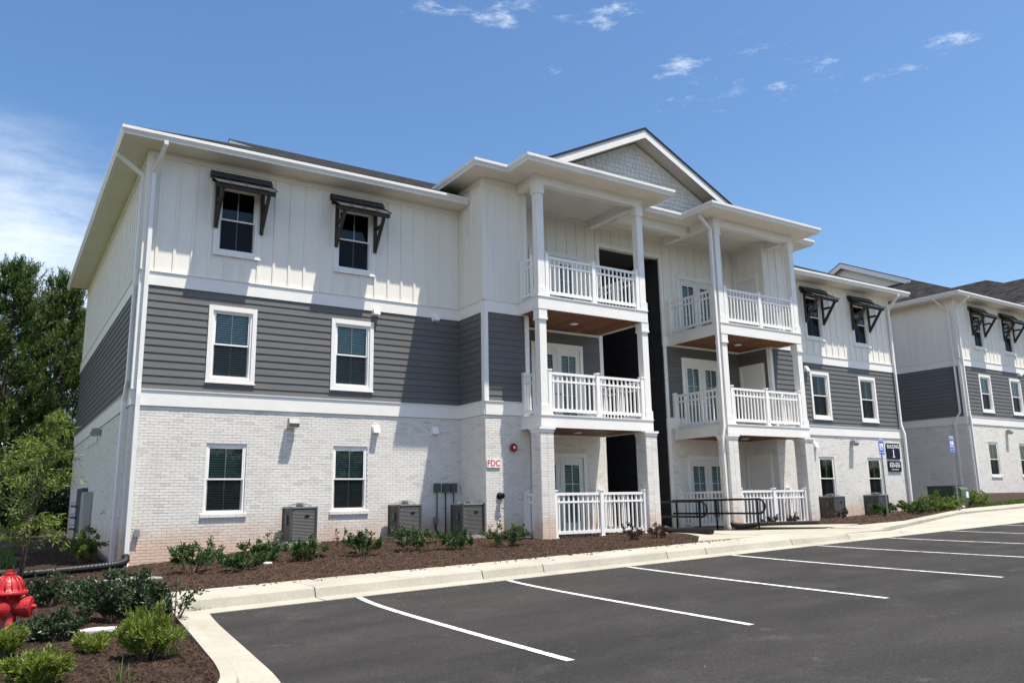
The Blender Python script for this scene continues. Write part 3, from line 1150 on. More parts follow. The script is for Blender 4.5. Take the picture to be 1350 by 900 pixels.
def make_building():
    B = thing('apartment_building', 'long three storey apartment building with stacked white balconies, filling the middle of the view', 'building')
    # ---- windows
    wl2 = ((1.593, 2.775), (4.764, 5.976))
    wl1 = ((1.717, 2.672), (4.90, 5.855))
    mir = lambda p: (2 * 15.396 - p[1], 2 * 15.396 - p[0])
    Z2, Z3, Z1 = (3.995, 5.936), (7.26, 9.20), (.831, 2.479)
    L = Wall(B, 0, 0, 0, X1)
    R = Wall(B, X4, 0, 0, XR - X4)

    def holes_for(ws1, ws2, off=0):
        hs = []
        for a, b in ws1:
            hs.append((a - off, b - off, *Z1))
        for a, b in ws2:
            hs.append((a - off + .03, b - off - .03, Z2[0] + .03, Z2[1] - .03))
            hs.append((a - off + .03, b - off - .03, Z3[0] + .03, Z3[1] - .03))
        return hs
    stack(L, 0, X1, WZ, holes_for(wl1, wl2), corner0=True, bb_first=.30)
    wr1 = [mir(p) for p in wl1][::-1]
    wr2 = [mir(p) for p in wl2][::-1]
    stack(R, 0, XR - X4, WZ, holes_for(wr1, wr2, X4), corner1=True, bb_first=.25)
    for i, (a, b) in enumerate(wl1):
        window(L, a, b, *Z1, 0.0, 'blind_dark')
    for i, (a, b) in enumerate(wl2):
        window(L, a, b, *Z2, .105, 'blind')
        window(L, a, b, *Z3, .105, 'none')
        awning(L, (a + b) / 2 + .02, 9.36)
    for a, b in wr1:
        window(R, a - X4, b - X4, *Z1, 0.0, 'curtain')
    for a, b in wr2:
        window(R, a - X4, b - X4, *Z2, .105, 'curtain')
        window(R, a - X4, b - X4, *Z3, .105, 'none')
        awning(R, (a + b) / 2 - X4 + .02, 9.36)
    # ---- left end wall and bays
    LW = Wall(B, 0, D, -math.pi / 2, D)
    stack(LW, 0, D, WZ, corner1=True)
    BL = Wall(B, X1, 0, -math.pi / 2, 1.457)
    stack(BL, 0, 1.457, CZ, corner1=True, bb_first=.35)
    BF = Wall(B, X1, -1.457, 0, X2 - X1)
    stack(BF, 0, X2 - X1, CZ, corner0=True, corner1=True, bb_first=.36)
    BR = Wall(B, X2, -1.457, math.pi / 2, 1.457)
    stack(BR, 0, 1.457, CZ, bb_first=.35)
    RBL = Wall(B, X3, 0, -math.pi / 2, 1.457)
    sd = [(.03, 1.19, z, z + 2.46) for z in (0.0, SL2, SL3)]
    stack(RBL, 0, 1.457, CZ, sd, corner1=True, bb_first=.35)
    for a0, a1, z0, z1 in sd:
        door(RBL, a0, a1, z0, z1, 1, False)
    RBF = Wall(B, X3, -1.457, 0, X4 - X3)
    stack(RBF, 0, X4 - X3, CZ, corner0=True, corner1=True, bb_first=.36)
    RBR = Wall(B, X4, -1.457, math.pi / 2, 1.457)
    stack(RBR, 0, 1.457, CZ, bb_first=.35)
    # ---- porch back wall, three doors each side, breezeway mouth
    C = Wall(B, X2, 0, 0, X3 - X2)
    doors3 = ((0.0, 2.44), (SL2, 2.60), (SL3, 2.31))
    for x0, x1, (a, b) in ((X2, O0, (11.25, 13.28)), (O1, X3, (17.72, 19.75))):
        PW = Wall(B, x0, 0, 0, x1 - x0)
        hs = [(a - x0 + .02, b - x0 - .02, z0 - .02, z0 + hh - .02) for z0, hh in doors3]
        stack(PW, 0, x1 - x0, CZ, hs, bb_first=.22)
        for z0, hh in doors3:
            door(PW, a - x0, b - x0, z0, z0 + hh, 2)
    # breezeway: charcoal lined, open to the full height
    m0, m1 = O0 - X2, O1 - X2
    batten_wall(C, m0 + .001, m1 - .001, 9.45, CZ, [], first=.2)
    tbox(C, 'opening_trim', m0 - .14, m0 - .001, -.045, .1, LBT + .001, 9.45, 'trim')
    tbox(C, 'opening_trim', m1 + .001, m1 + .14, -.045, .1, -.3, 9.45, 'trim')
    tbox(C, 'opening_trim', m0 - .14, m1 + .14, -.047, .1, 9.451, 9.6, 'trim')
    for x, rz, oy in ((O0, math.pi / 2, 0.02), (O1, -math.pi / 2, 13.0)):
        BW = Wall(B, x - .001 if rz > 0 else x + .001, oy, rz, 12.98)
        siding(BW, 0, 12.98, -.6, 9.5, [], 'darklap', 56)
    MB().box(O0, O1, .0, 13, -.5, -.02).build('breezeway_floor', 'concrete', B)
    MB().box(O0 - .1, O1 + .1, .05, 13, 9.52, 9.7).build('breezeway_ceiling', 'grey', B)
    MB().box(O0 - .1, O1 + .1, 12.9, 13.1, -.5, 9.6).build('breezeway_light_stop', 'darklap', B)  # unseen closing wall, added to stop light leaking through the open end
    st = empty('staircase', B)
    for k in range(18):
        MB().box(O0 + .1, O0 + 1.25, 5 + k * .28, 5 + k * .28 + .3, .1 + k * .186, .15 + k * .186).build('step', 'concrete', st)
    MB().prism([(O0 + .06, 5, 0.0), (O0 + .06, 10.2, 3.3), (O0 + .06, 10.2, 3.55), (O0 + .06, 5, .25)], (.035, 0, 0)).build('stringer', 'black', st)
    MB().prism([(O0 + 1.26, 5, 0.0), (O0 + 1.26, 10.2, 3.3), (O0 + 1.26, 10.2, 3.55), (O0 + 1.26, 5, .25)], (.035, 0, 0)).build('stringer', 'black', st)
    MB().box(O0 + .02, O0 + 1.3, 10.2, 12.9, 3.2, 3.36).build('landing', 'concrete', st)
    # ---- porches
    board = shared('deckboard', lambda: MB().box(.008, .132, 0, 1, -.02, 0).mesh('plank', 'decking'))
    for p0, p1, left in ((9.85, 13.93, True), (17.13, 21.20, False)):
        yf = -2.5
        for zt, zb in ((SL2, 2.96), (SL3, 6.28)):
            nm = 'balcony_floor'
            P = empty(nm, B)
            MB().box(p0 + .03, p1 - .03, yf + .03, -.045, zt - .09, zt - .03).build('deck', 'concrete', P)
            MB().box(p0, p1, yf, yf + .045, zb, zt - .03).box(p0 + .001, p0 + .045, yf + .046, -.07, zb, zt - .03).box(
                p1 - .045, p1 - .001, yf + .046, -.07, zb, zt - .03).build('fascia', 'trim', P)
            MB().box(p0 - .02, p1 + .02, yf - .02, -.05, zt - .0295, zt).build('deck_edge', 'gutter', P)
            MB().box(p0 + .046, p1 - .046, -.14, -.075, zb + .005, zb + .2).build('ledger', 'trim', P)
            x = p0 + .05
            while x + .14 < p1 - .04:
                link('plank', board, P, (x, yf + .05, zb + .045), scale=(1, -yf - .2, 1))
                x += .14
            lx = (p0 + p1) / 2 + .1
            MB().lathe([(.13, 0), (.13, .02), (.10, .035), (.04, .04)], 16, (lx, -1.3, zb - .016)).build('ceiling_light', 'vinyl', P, True)
        MB().box(p0 + .05, p1 - .05, yf + .05, -.02, -.5, -.03).build('porch_slab', 'concrete', B)
        cy = yf + .15
        cl, cr = p0 + .16, p1 - .12
        for cx in (cl, cr):
            column(B, cx, cy, SL2, 6.28)
            column(B, cx, cy, SL3, 10.02)
        brick_column(B, p0 + .14, yf + .17, -.6, 2.96)
        brick_column(B, p1 - .16, yf + .17, -.6, 2.96)
        # beams under the roof
        MB().box(p0 + .02, p1 - .0, yf + .03, yf + .27, 10.02, CZ).build('beam', 'trim', B)
        MB().box(p0 + .04, p0 + .25, yf + .271, -.03, 10.03, CZ).build('beam', 'trim', B)
        MB().box(p1 - .23, p1 - .02, yf + .271, -.03, 10.03, CZ).build('beam', 'trim', B)
        # rails: front, open side, short side
        for zt in (0.0, SL2, SL3):
            inset = .40 if zt == 0 else .30
            f0, f1 = p0 + .43 if zt == 0 else p0 + .36, p1 - .43 if zt == 0 else p1 - .32
            railing(B, 0, yf + .09, zt, 0, 1, [f0, (f0 + f1) / 2, f1])
            ys = -1.52
            a = -ys * 1.0
            if left:
                railing(B, p0 + .12, -1.53, zt, -math.pi / 2, 1, [0.0, .58])
                railing(B, p1 - .12, -.07, zt, -math.pi / 2, 1, [0.0, 2.06])
            else:
                railing(B, p1 - .12, -1.53, zt, -math.pi / 2, 1, [0.0, .58])
                railing(B, p0 + .12, -.07, zt, -math.pi / 2, 1, [0.0, 2.06])
    MB().box(13.93, 17.13, -1.30, -1.06, 9.97, CZ).build('beam', 'trim', B)
    # ---- soffits
    wsof = lambda pts, z: MB().prism([(x, y, z) for x, y in pts], (0, 0, .03))
    oh = .6
    wsof([(-oh, -oh), (X1, -oh), (X1, -.0), (0, 0), (0, D), (-oh, D)], WZ).build('soffit', 'soffit', B)
    wsof([(X4, -oh), (XR + oh, -oh), (XR + oh, D), (XR, D), (XR, 0), (X4, 0)], WZ).build('soffit', 'soffit', B)
    up = [(8.15, 3.0), (8.15, -2.05), (9.25, -2.05), (9.25, -3.08), (14.58, -3.08), (14.58, -1.68), (16.48, -1.68), (16.48, -3.08), (21.80, -3.08),
          (21.80, -2.05), (22.80, -2.05), (22.80, 3.0)]
    wsof(up, CZ).build('soffit', 'soffit', B)
    # ---- gutters
    sweep([(-oh, D + oh, WZ), (-oh, -oh, WZ), (X1 - .03, -oh, WZ)], GUT).build('gutter', 'gutter', B)
    sweep([(X4 + .03, -oh, WZ), (XR + oh, -oh, WZ), (XR + oh, D + oh, WZ)], GUT).build('gutter', 'gutter', B)
    sweep([(x, y, CZ) for x, y in up], GUT).build('gutter', 'gutter', B)
    # ---- roof
    s = .487
    ez = WZ + .215
    e = .70
    ry, rz = 8.35, WZ + .215 + .487 * 9.05
    roof = empty('roof', B)
    gx = 4.0
    gy = gx                           # front plane equals hip plane there
    gz = ez + s * (gx + e)
    by = D - 2.6

    def slab(name, pts, th=.07):
        o = roof_slab(pts, th).build(name, 'shingle', roof)
        return o
    nz_ = ez + s * (.06 + e)
    slab('roof_slope', [(-e, -e, ez), (X1 - .05, -e, ez), (X1 - .05, .06, nz_), (X4 + .05, .06, nz_), (X4 + .05, -e, ez), (31.49, -e, ez), (26.8, gy, gz), (27.1, gy, gz), (27.1, ry, rz), (3.7, ry, rz), (3.7, gy, gz), (gx, gy, gz)])
    slab('roof_slope', [(31.49, D + e, ez), (-e, D + e, ez), (gx, by, gz), (3.7, by, gz), (3.7, ry, rz), (27.1, ry, rz), (27.1, by, gz), (26.8, by, gz)])
    slab('roof_slope', [(-e, D + e, ez), (-e, -e, ez), (gx + .35, gy + .35, gz + .17), (gx + .35, by - .35, gz + .17)])
    slab('roof_slope', [(31.49, -e, ez), (31.49, D + e, ez), (26.45, by - .35, gz + .17), (26.45, gy + .35, gz + .17)])
    for x, dx in ((gx, .03), (26.8, -.03)):
        MB().prism([(x, gy, gz), (x, by, gz), (x, ry, rz - .1)], (dx, 0, 0)).build('gable_wall', 'shake', roof)
    for x, dx in ((3.7, -.03), (27.1, .03)):
        for y in (gy, by):
            MB().prism([(x, y, gz - .036), (x, ry, rz - .036), (x, ry, rz - .34), (x, y, gz - .34)], (dx, 0, 0)).build('rake_board', 'trim', roof)
            MB().prism([(x + dx, y, gz + .015), (x + dx, ry, rz + .015), (x + dx, ry, rz - .035), (x + dx, y, gz - .035)], (dx * .5, 0, 0)).build('drip_edge', 'drip', roof)
    # centre block hip
    c0, c1, cy, cz = 8.06, 22.89, -2.14, CZ + .215
    ax, ay = (c0 + c1) / 2, cy + (c1 - c0) / 2
    az = cz + s * (c1 - c0) / 2
    zn = cz + s * (-.6 - cy)
    slab('roof_slope', [(c0, cy, cz), (13.0, cy, cz), (13.0, -.6, zn), (18.1, -.6, zn), (18.1, cy, cz), (c1, cy, cz), (ax, ay, az)])
    slab('roof_slope', [(c0, 8.2, cz), (c0, cy, cz), (ax, ay, az), (ax, 8.2, az)])
    slab('roof_slope', [(c1, cy, cz), (c1, 8.2, cz), (ax, 8.2, az), (ax, ay, az)])
    for q0, q1 in ((9.15, 14.68), (16.38, 21.90)):
        qy = -3.17
        h = (q1 - q0) / 2
        m = (q0 + q1) / 2
        slab('porch_roof', [(q0, qy, cz), (q1, qy, cz), (m, qy + h, cz + s * h)])
        slab('porch_roof', [(q0, 1.5, cz), (q0, qy, cz), (m, qy + h, cz + s * h), (m, 1.5, cz + s * h)])
        slab('porch_roof', [(q1, qy, cz), (q1, 1.5, cz), (m, 1.5, cz + s * h), (m, qy + h, cz + s * h)])
    slab('porch_roof', [(13.4, -1.77, cz), (17.6, -1.77, cz), (17.6, -.6, cz + .22), (13.4, -.6, cz + .22)])
    # front gable over the breezeway
    gY, wY = -1.12, -.62
    top = 13.68
    sg = .487
    gl = 5.3
    for sx in (-1, 1):
        a = (SYM, gY, top)
        b = (SYM + sx * gl, gY, top - sg * gl)
        pts = [a, b, (b[0], 6.2, b[2]), (SYM, 6.2, top)]
        roof_slab(pts if sx > 0 else pts[::-1], .06).build('gable_slope', 'shingle', roof)
        MB().prism([(SYM, gY - .001, top - .062), (b[0], gY - .001, b[2] - .062), (b[0], gY - .001, b[2] - .36), (SYM, gY - .001, top - .36)], (0, -.035, 0)).build('rake_board', 'trim', roof)
        MB().prism([(SYM, gY - .03, top + .02), (b[0], gY - .03, b[2] + .02), (b[0], gY - .03, b[2] - .06), (SYM, gY - .03, top - .06)], (0, -.035, 0)).build('drip_edge', 'drip', roof)
        MB().prism([(SYM, gY, top - .33), (b[0], gY, b[2] - .33), (b[0], wY + .02, b[2] - .33), (SYM, wY + .02, top - .33)], (0, 0, .03)).build('rake_soffit', 'soffit', roof)
    gt = top - .36
    GW = empty('shingled_gable', B)
    MB().prism([(SYM - gl, wY + .02, gt - sg * gl), (SYM + gl, wY + .02, gt - sg * gl), (SYM, wY + .02, gt)], (0, .05, 0)).build('gable_wall', 'shake', GW)
    rnd = random.Random(4)
    r = 0
    z = CZ + .40
    sh = {w: MB().prism([(.004, -.022, 0), (w - .006, -.022, 0), (w - .006, 0, .21), (.004, 0, .21)], (0, .012, 0)).mesh('shake', 'shake') for w in (.15, .2, .26)}
    while z < gt - .1:
        half = (gt - z) / sg
        x = SYM - half + rnd.uniform(-.1, 0)
        half_t = (gt - z - .20) / sg
        while x < SYM + half:
            w = rnd.choice((.15, .2, .2, .26))
            if max(abs(x - SYM), abs(x + w - SYM)) < half_t + .10 and not (z < 11.5 and (x < 12.6 or x > 18.6)):
                link('shake', sh[w], GW, (x, wY + .012, z + (rnd.choice((0, .0, -.025)))))
            x += w
        z += .168
        r += 1
    # ---- downspouts
    downspout(B, [(.25, -.66, WZ + .02), (.25, -.66, WZ - .06), (.11, -.09, WZ - .62), (.11, -.09, 3.95), (.11, -.11, 3.6), (.11, -.105, -.2), (.09, -.22, -.32)], .10)
    downspout(B, [(-.66, .55, WZ + .02), (-.66, .55, WZ - .06), (-.09, .24, WZ - .62), (-.09, .24, 3.95), (-.10, .55, 3.5), (-.105, .58, -.2), (-.18, .58, -.3)], .09)
    downspout(B, [(XR - .15, -.66, WZ + .02), (XR - .15, -.66, WZ - .06), (XR - .10, -.09, WZ - .62), (XR - .10, -.09, 3.95), (XR + .02, -.13, 3.55), (XR + .02, -.11, .36)], .10)
    downspout(B, [(16.54, -2.45, CZ + .02), (16.55, -2.45, CZ - .1), (17.02, -2.42, CZ - .46), (17.02, -2.42, 3.2), (16.96, -2.40, 2.9), (16.98, -2.41, .1), (17.0, -2.5, .02)], .10)
    # ---- dryer vents
    for a, z in ((6.03, 6.26), (7.89, 6.29), (6.08, 2.98), (7.87, 3.0)):
        vent_hood(L, a, z)
    for a, z in ((24.62, 6.0), (24.75, 2.95)):
        vent_hood(R, a - X4, z)
    for a, z in ((D - 9.5, 3.05), (D - 8.6, 3.05), (D - 7.7, 3.05), (D - 6.9, 3.05)):
        vent_hood(LW, a, z)
    return B


MAIN = make_building()


def kids(o):
    return list(o.children)


def copy_building(src, loc, rz, label, keep):
    r = src.copy()
    COL.objects.link(r)
    r.location = loc
    r.rotation_euler = (0, 0, rz)
    r['label'] = label

    def cp(o, parent):
        c = o.copy()
        COL.objects.link(c)
        c.parent = parent
        for k in o.children:
            cp(k, c)
    for k in kids(src):
        if keep(k):
            cp(k, r)
    return r


B2 = (37.54, .61, .96)
SECOND = copy_building(MAIN, B2, .0178, 'neighbouring apartment building of the same design, its shaded brick end wall beside the green cabinet', lambda k: k.location.x < 8.0 and k.location.y < 15.3 and
                       not k.name.startswith(('railing', 'shingled', 'staircase', 'balcony_floor', 'breezeway', 'beam', 'porch_slab', 'column', 'brick_column')) or
                       k.name.startswith('roof'))
MAIN['group'] = SECOND['group'] = 'apartment buildings along the lot'


# ------------------------------------------------------------------ ground, lot, kerbs, walks
def sheet(name, xs, ys, fz, m, keep=None, kind='structure'):
    me = bpy.data.meshes.new(name)
    nx, ny = len(xs), len(ys)
    v = [(x, y, fz(x, y)) for y in ys for x in xs]
    f = []
    for j in range(ny - 1):
        for i in range(nx - 1):
            if keep and not keep((xs[i] + xs[i + 1]) / 2, (ys[j] + ys[j + 1]) / 2):
                continue
            a = j * nx + i
            f.append((a, a + 1, a + nx + 1, a + nx))
    me.from_pydata(v, [], f)
    me.materials.append(M[m])
    me.polygons.foreach_set('use_smooth', [True] * len(me.polygons))
    return link(name, me, kind=kind)


def lin(a, b, st):
    n = max(1, round((b - a) / st))
    return [a + (b - a) * i / n for i in range(n + 1)]


MB().prism([(-3000, -3000, -1.6), (3000, -3000, -1.6), (3000, 3000, -1.6), (-3000, 3000, -1.6)], (0, 0, -.5)).build('ground', 'soil', kind='structure')
sheet('parking_lot', lin(-60, -4, 4) + lin(-3, 30, .5) + lin(32, 130, 6), lin(-90, -22, 6) + lin(-21, -10, .5) + lin(-9.8, -7.4, .15), z_lot, 'asphalt')
for i, (px, xe) in enumerate(((2.27, 2.18), (4.95, 4.68), (7.60, 7.24), (10.42, 10.13), (13.2, 13.15), (15.84, 15.9), (18.6, 18.6), (21.3, 21.3))):
    ys = lin(-13.9, -8.44, .2)
    me = MB()
    for a, b in zip(ys, ys[1:]):
        fx = lambda y: px + (xe - px) * (-8.44 - y) / 5.5
        me.quad((fx(a) - .05, a, z_lot(fx(a), a) + .005), (fx(a) + .05, a, z_lot(fx(a), a) + .005), (fx(b) + .05, b, z_lot(fx(b), b) + .005), (fx(b) - .05, b, z_lot(fx(b), b) + .005))
    me.build('parking_line', 'paint', kind='structure')
me = MB()       # hatched access aisle
for k in range(4):
    y = -9.4 - k * 1.1
    me.quad((18.68, y - .9, z_lot(18.5, y - .9) + .005), (18.81, y - .9, z_lot(18.5, y - .9) + .005), (21.25, y + .45, z_lot(20.8, y) + .007), (21.12, y + .45, z_lot(20.8, y) + .007))
me.build('access_aisle_stripes', 'paint', kind='structure')

# kerb and gutter in cast sections along the walk
kerb = bpy.data.objects.new('kerb', None)
COL.objects.link(kerb)
kerb['kind'] = 'structure'


def kerb_h(x):
    return interp(x, [(12, .15), (16, .11), (20, .02), (60, .015)])


edges = [-.22, 1.75, 4.72, 6.0, 9.05, 10.15, 12.9, 15.0, 17.2, 19.6, 22.5, 26, 30, 36, 45]
for a, b in zip(edges, edges[1:]):
    xs = lin(a + .009, b - .009, .6)
    prof = lambda x: [(-7.80, z_walk(x) - .3), (-7.80, max(z_walk(x), z_lot(x, -8.4) + kerb_h(x)) + .004 if x < 15 else z_lot(x, -8.4) + kerb_h(x)), (-7.93, z_lot(x, -8.4) + kerb_h(x) + .004),
                      (-7.95, z_lot(x, -8.4) + kerb_h(x) - .01), (-8.0, z_lot(x, -8.4) + .014), (-8.42, z_lot(x, -8.42) + .006), (-8.42, z_lot(x, -8.42) - .2)]
    mb = MB()
    k = 7
    for x in xs:
        mb.v += [(x, y, z) for y, z in prof(x)]
    for i in range(len(xs) - 1):
        for j in range(k):
            p, q = i * k + j, i * k + (j + 1) % k
            mb.f.append((p, q, q + k, p + k))
    mb.f += [tuple(range(k))[::-1], tuple(range((len(xs) - 1) * k, len(xs) * k))]
    mb.build('kerb_section', 'concrete', kerb)

# island kerb, curving round the planted nose
isl = [(-.38, -7.79), (-.42, -8.6), (-.48, -9.6), (-.55, -10.6), (-.63, -11.6), (-.70, -12.4), (-.80, -13.0), (-1.0, -13.45), (-1.35, -13.85), (-1.9, -14.15), (-2.7, -14.35),
       (-4, -14.5), (-6, -14.6), (-9, -14.65), (-14, -14.7)]


def spline(P, n=4):
    out = []
    for i in range(len(P) - 1):
        p0, p1, p2, p3 = P[max(i - 1, 0)], P[i], P[i + 1], P[min(i + 2, len(P) - 1)]
        for j in range(n):
            t = j / n
            out.append(tuple(.5 * ((2 * p1[c]) + (-p0[c] + p2[c]) * t + (2 * p0[c] - 5 * p1[c] + 4 * p2[c] - p3[c]) * t * t + (-p0[c] + 3 * p1[c] - 3 * p2[c] + p3[c]) * t ** 3) for c in range(len(p1))))
    out.append(tuple(P[-1]))
    return out


isp = spline(isl, 5)
IPROF = [(0, -.3), (0, .15), (.12, .15), (.14, .138), (.18, .02), (.52, .008), (.52, -.2)]
ik = bpy.data.objects.new('island_kerb', None)
COL.objects.link(ik)
ik['kind'] = 'structure'
cuts = [0, 12, 24, 33, 42, 52, len(isp) - 1]
for a, b in zip(cuts, cuts[1:]):
    seg = isp[a:b + 1]
    # outward is left of travel (towards the lot), so walk it backwards
    pts = [(x, y, z_lot(x + .4, y)) for x, y in seg][::-1]
    mb = MB()
    k = len(IPROF)
    full = isp
    for q, (x, y, z) in enumerate(pts):
        idx = b - q
        d = Vector(full[min(idx + 1, len(full) - 1)]) - Vector(full[max(idx - 1, 0)])
        d.normalize()
        n = Vector((-d.y, d.x))
        for o, h in IPROF:
            xx, yy = x + n.x * o, y + n.y * o
            mb.v.append((xx, yy, (z_lot(xx, yy) if h < .03 else z) + h))
    for i in range(len(pts) - 1):
        for j in range(k):
            p, r = i * k + j, i * k + (j + 1) % k
            mb.f.append((p, p + k, r + k, r))
    mb.f += [tuple(range(k)), tuple(range((len(pts) - 1) * k + k - 1, (len(pts) - 1) * k - 1, -1))]
    mb.build('kerb_section', 'concrete', ik)

# sidewalk cast in slabs
walk = bpy.data.objects.new('sidewalk', None)
COL.objects.link(walk)
walk['kind'] = 'structure'
we = [-.25, 1.80, 3.3, 4.8, 6.3, 7.8, 9.3, 10.8, 12.3, 13.85]
for a, b in zip(we, we[1:]):
    y1 = -6.62
    mb = MB()
    g = .006
    for z0 in (0,):
        mb.v += [(a + g, -7.79, z_walk(a)), (b - g, -7.79, z_walk(b)), (b - g, y1, z_walk(b) + .005), (a + g, y1, z_walk(a) + .005)]
        mb.v += [(x, y, z - .12) for x, y, z in mb.v[:4]]
        mb.f += [(0, 1, 2, 3), (0, 4, 5, 1), (1, 5, 6, 2), (2, 6, 7, 3), (3, 7, 4, 0)]
    mb.build('slab', 'concrete', walk)


def slab4(pts, th=.12):
    mb = MB()
    mb.v = [tuple(p) for p in pts] + [(p[0], p[1], p[2] - th) for p in pts]
    n = len(pts)
    mb.f.append(tuple(range(n)))
    for i in range(n):
        j = (i + 1) % n
        mb.f.append((i, i + n, j + n, j))
    mb.build('slab', 'concrete', walk)


zp = lambda x, y: z_walk(x) * clamp((-y - 2.4) / 4, 0, 1) + (-.028) * (1 - clamp((-y - 2.4) / 4, 0, 1))
for ya, yb in ((-7.79, -6.21), (-6.2, -4.62), (-4.61, -3.02), (-3.01, -1.42), (-1.41, .0)):
    xa, xb = 13.86, 17.05
    slab4([(xa, ya, zp(xa, ya)), (xb, ya, zp(xb, ya)), (xb, yb, zp(xb, yb)), (xa, yb, zp(xa, yb))])
XL = [(2.55, 13.86), (4.2, 13.35), (5.4, 12.6), (6.63, 11.3)]
XRt = [(2.55, 17.05), (3.6, 17.35), (4.6, 17.75), (5.97, 18.4)]
pl = [(interp(d, XL), -d) for d in (2.55, 3.4, 4.2, 4.8, 5.4, 6.0, 6.61)]
zf = lambda x, y: max(bed(x, y) + .035, z_walk(x) * .5)
slab4([(13.855, -6.61, zp(13.86, -6.61)), (13.855, -2.55, zp(13.86, -2.55))] + [(x, y, zf(x, y) if i else zp(x, y)) for i, (x, y) in enumerate(pl[1:], 1)], .2)
pr_ = [(interp(d, XRt), -d) for d in (2.55, 3.1, 3.6, 4.1, 4.6, 5.3, 5.96)]
slab4([(17.055, -2.55, zp(17.05, -2.55)), (17.055, -5.96, zp(17.05, -5.96))] + [(x, y, zf(x, y)) for x, y in pr_[:0:-1]], .2)
front = lambda x: interp(x, [(15, -7.79), (17, -7.5), (20, -6.6), (26, -4.75), (33, -4.45), (45, -4.4)])
backy = lambda x: interp(x, YB) - .02
wx = [17.06, 18.8, 20.6, 22.4, 24.2, 26, 28, 30, 32.5, 35, 38, 41, 45]
for a, b in zip(wx, wx[1:]):
    g = .006
    slab4([(a + g, front(a), z_walk(a)), (b - g, front(b), z_walk(b)), (b - g, backy(b), z_walk(b) + .005), (a + g, backy(a), z_walk(a) + .005)], .3)
# flush ramp apron in front of it
for a, b in zip(wx, wx[1:]):
    g = .006
    za = lambda x, y: z_lot(x, -8.4) + .018 + (z_walk(x) - .02 - z_lot(x, -8.4) - .03) * .45 * clamp((y + 7.8) / 3, 0, 1)
    slab4([(a + g, -7.79, za(a, -7.79)), (b - g, -7.79, za(b, -7.79)), (b - g, front(b) - .01, za(b, front(b))), (a + g, front(a) - .01, za(a, front(a)))], .2)


def in_island(x, y):
    if y >= -7.79:
        return x < -.235
    xi = None
    for (ax, ay), (bx, by) in zip(isp, isp[1:]):
        if by <= y <= ay and by != ay:
            xi = ax + (bx - ax) * (y - ay) / (by - ay)
            break
    return xi is not None and x < xi + .09


rn = random.Random(11)
bumps = [(rn.uniform(-9, 31), rn.uniform(-14, 8), rn.uniform(.15, .5), rn.uniform(-.012, .03)) for _ in range(900)]
_grid = {}
for b in bumps:
    _grid.setdefault((int(b[0] // 1), int(b[1] // 1)), []).append(b)


def isl_edge(y):
    for (ax, ay), (bx, by) in zip(isp, isp[1:]):
        if by <= y <= ay and by != ay:
            return ax + (bx - ax) * (y - ay) / (by - ay)
    return None


def bedz(x, y):
    z = bed(x, y)
    if x < 0 and y < -7.7:
        e = isl_edge(y)
        if e is not None:
            z -= .07 * clamp(1 - (e - x) / .22, 0, 1)
    cx, cy = int(x // 1), int(y // 1)
    for i in (-1, 0, 1):
        for j in (-1, 0, 1):
            for bx, by, br, bh in _grid.get((cx + i, cy + j), ()):
                d2 = ((x - bx) ** 2 + (y - by) ** 2) / (br * br)
                if d2 < 4:
                    z += bh * math.exp(-d2 * 1.5)
    return z


sheet('planting_bed', lin(-9, -.06, .13), lin(-14.7, 12, .13), bedz, 'mulch', in_island)
def bed_keep(x, y):
    if y < interp(x, YB) or (13.9 < x < 17.0):
        return False
    if X1 < x < X4 and y > -1.4:
        return False
    return True
sheet('planting_bed', lin(-.06, 13.9, .14), lin(-6.62, .0, .12), lambda x, y: bedz(x, y) if y > -6.5 else z_walk(x) - .02 + (y + 6.62) * .2, 'mulch', bed_keep)
sheet('planting_bed', lin(17.0, 50, .2), lin(-6.0, .8, .14), lambda x, y: bedz(x, y), 'mulch', lambda x, y: y > interp(x, YB) + .02 and not (17 < x < X4 and y > -1.3))
sheet('back_lawn', lin(-70, -8.9, 2), lin(-14.7, 80, 2.5), lambda x, y: -.50 + .02 * math.sin(x * .7 + y * .4) + .02 * clamp(y, 0, 30), 'grass')
sheet('back_soil', lin(-9.0, 62, 2), lin(11.9, 90, 3), lambda x, y: -.35 + .012 * clamp(y, 0, 40) + .05 * clamp(x - 30, 0, 20), 'soil')
sheet('lawn_patch', lin(-9, -1.2, .3), lin(1.4, 11.9, .3), lambda x, y: bed(x, y) + .02 * math.sin(x * 3) * math.sin(y * 2) + .05 * clamp((-1.95 - x + .35 * math.sin(y * 1.7)) / .6, -1, 1) + .04 * clamp(y - 2.2, -1, 0), 'grass')
sheet('grass_verge', lin(31.4, 50, .4), lin(-3.2, -2.25, .25), lambda x, y: bed(x, y) + .012 + .015 * math.sin(x * 5) * math.sin(y * 7), 'grass')


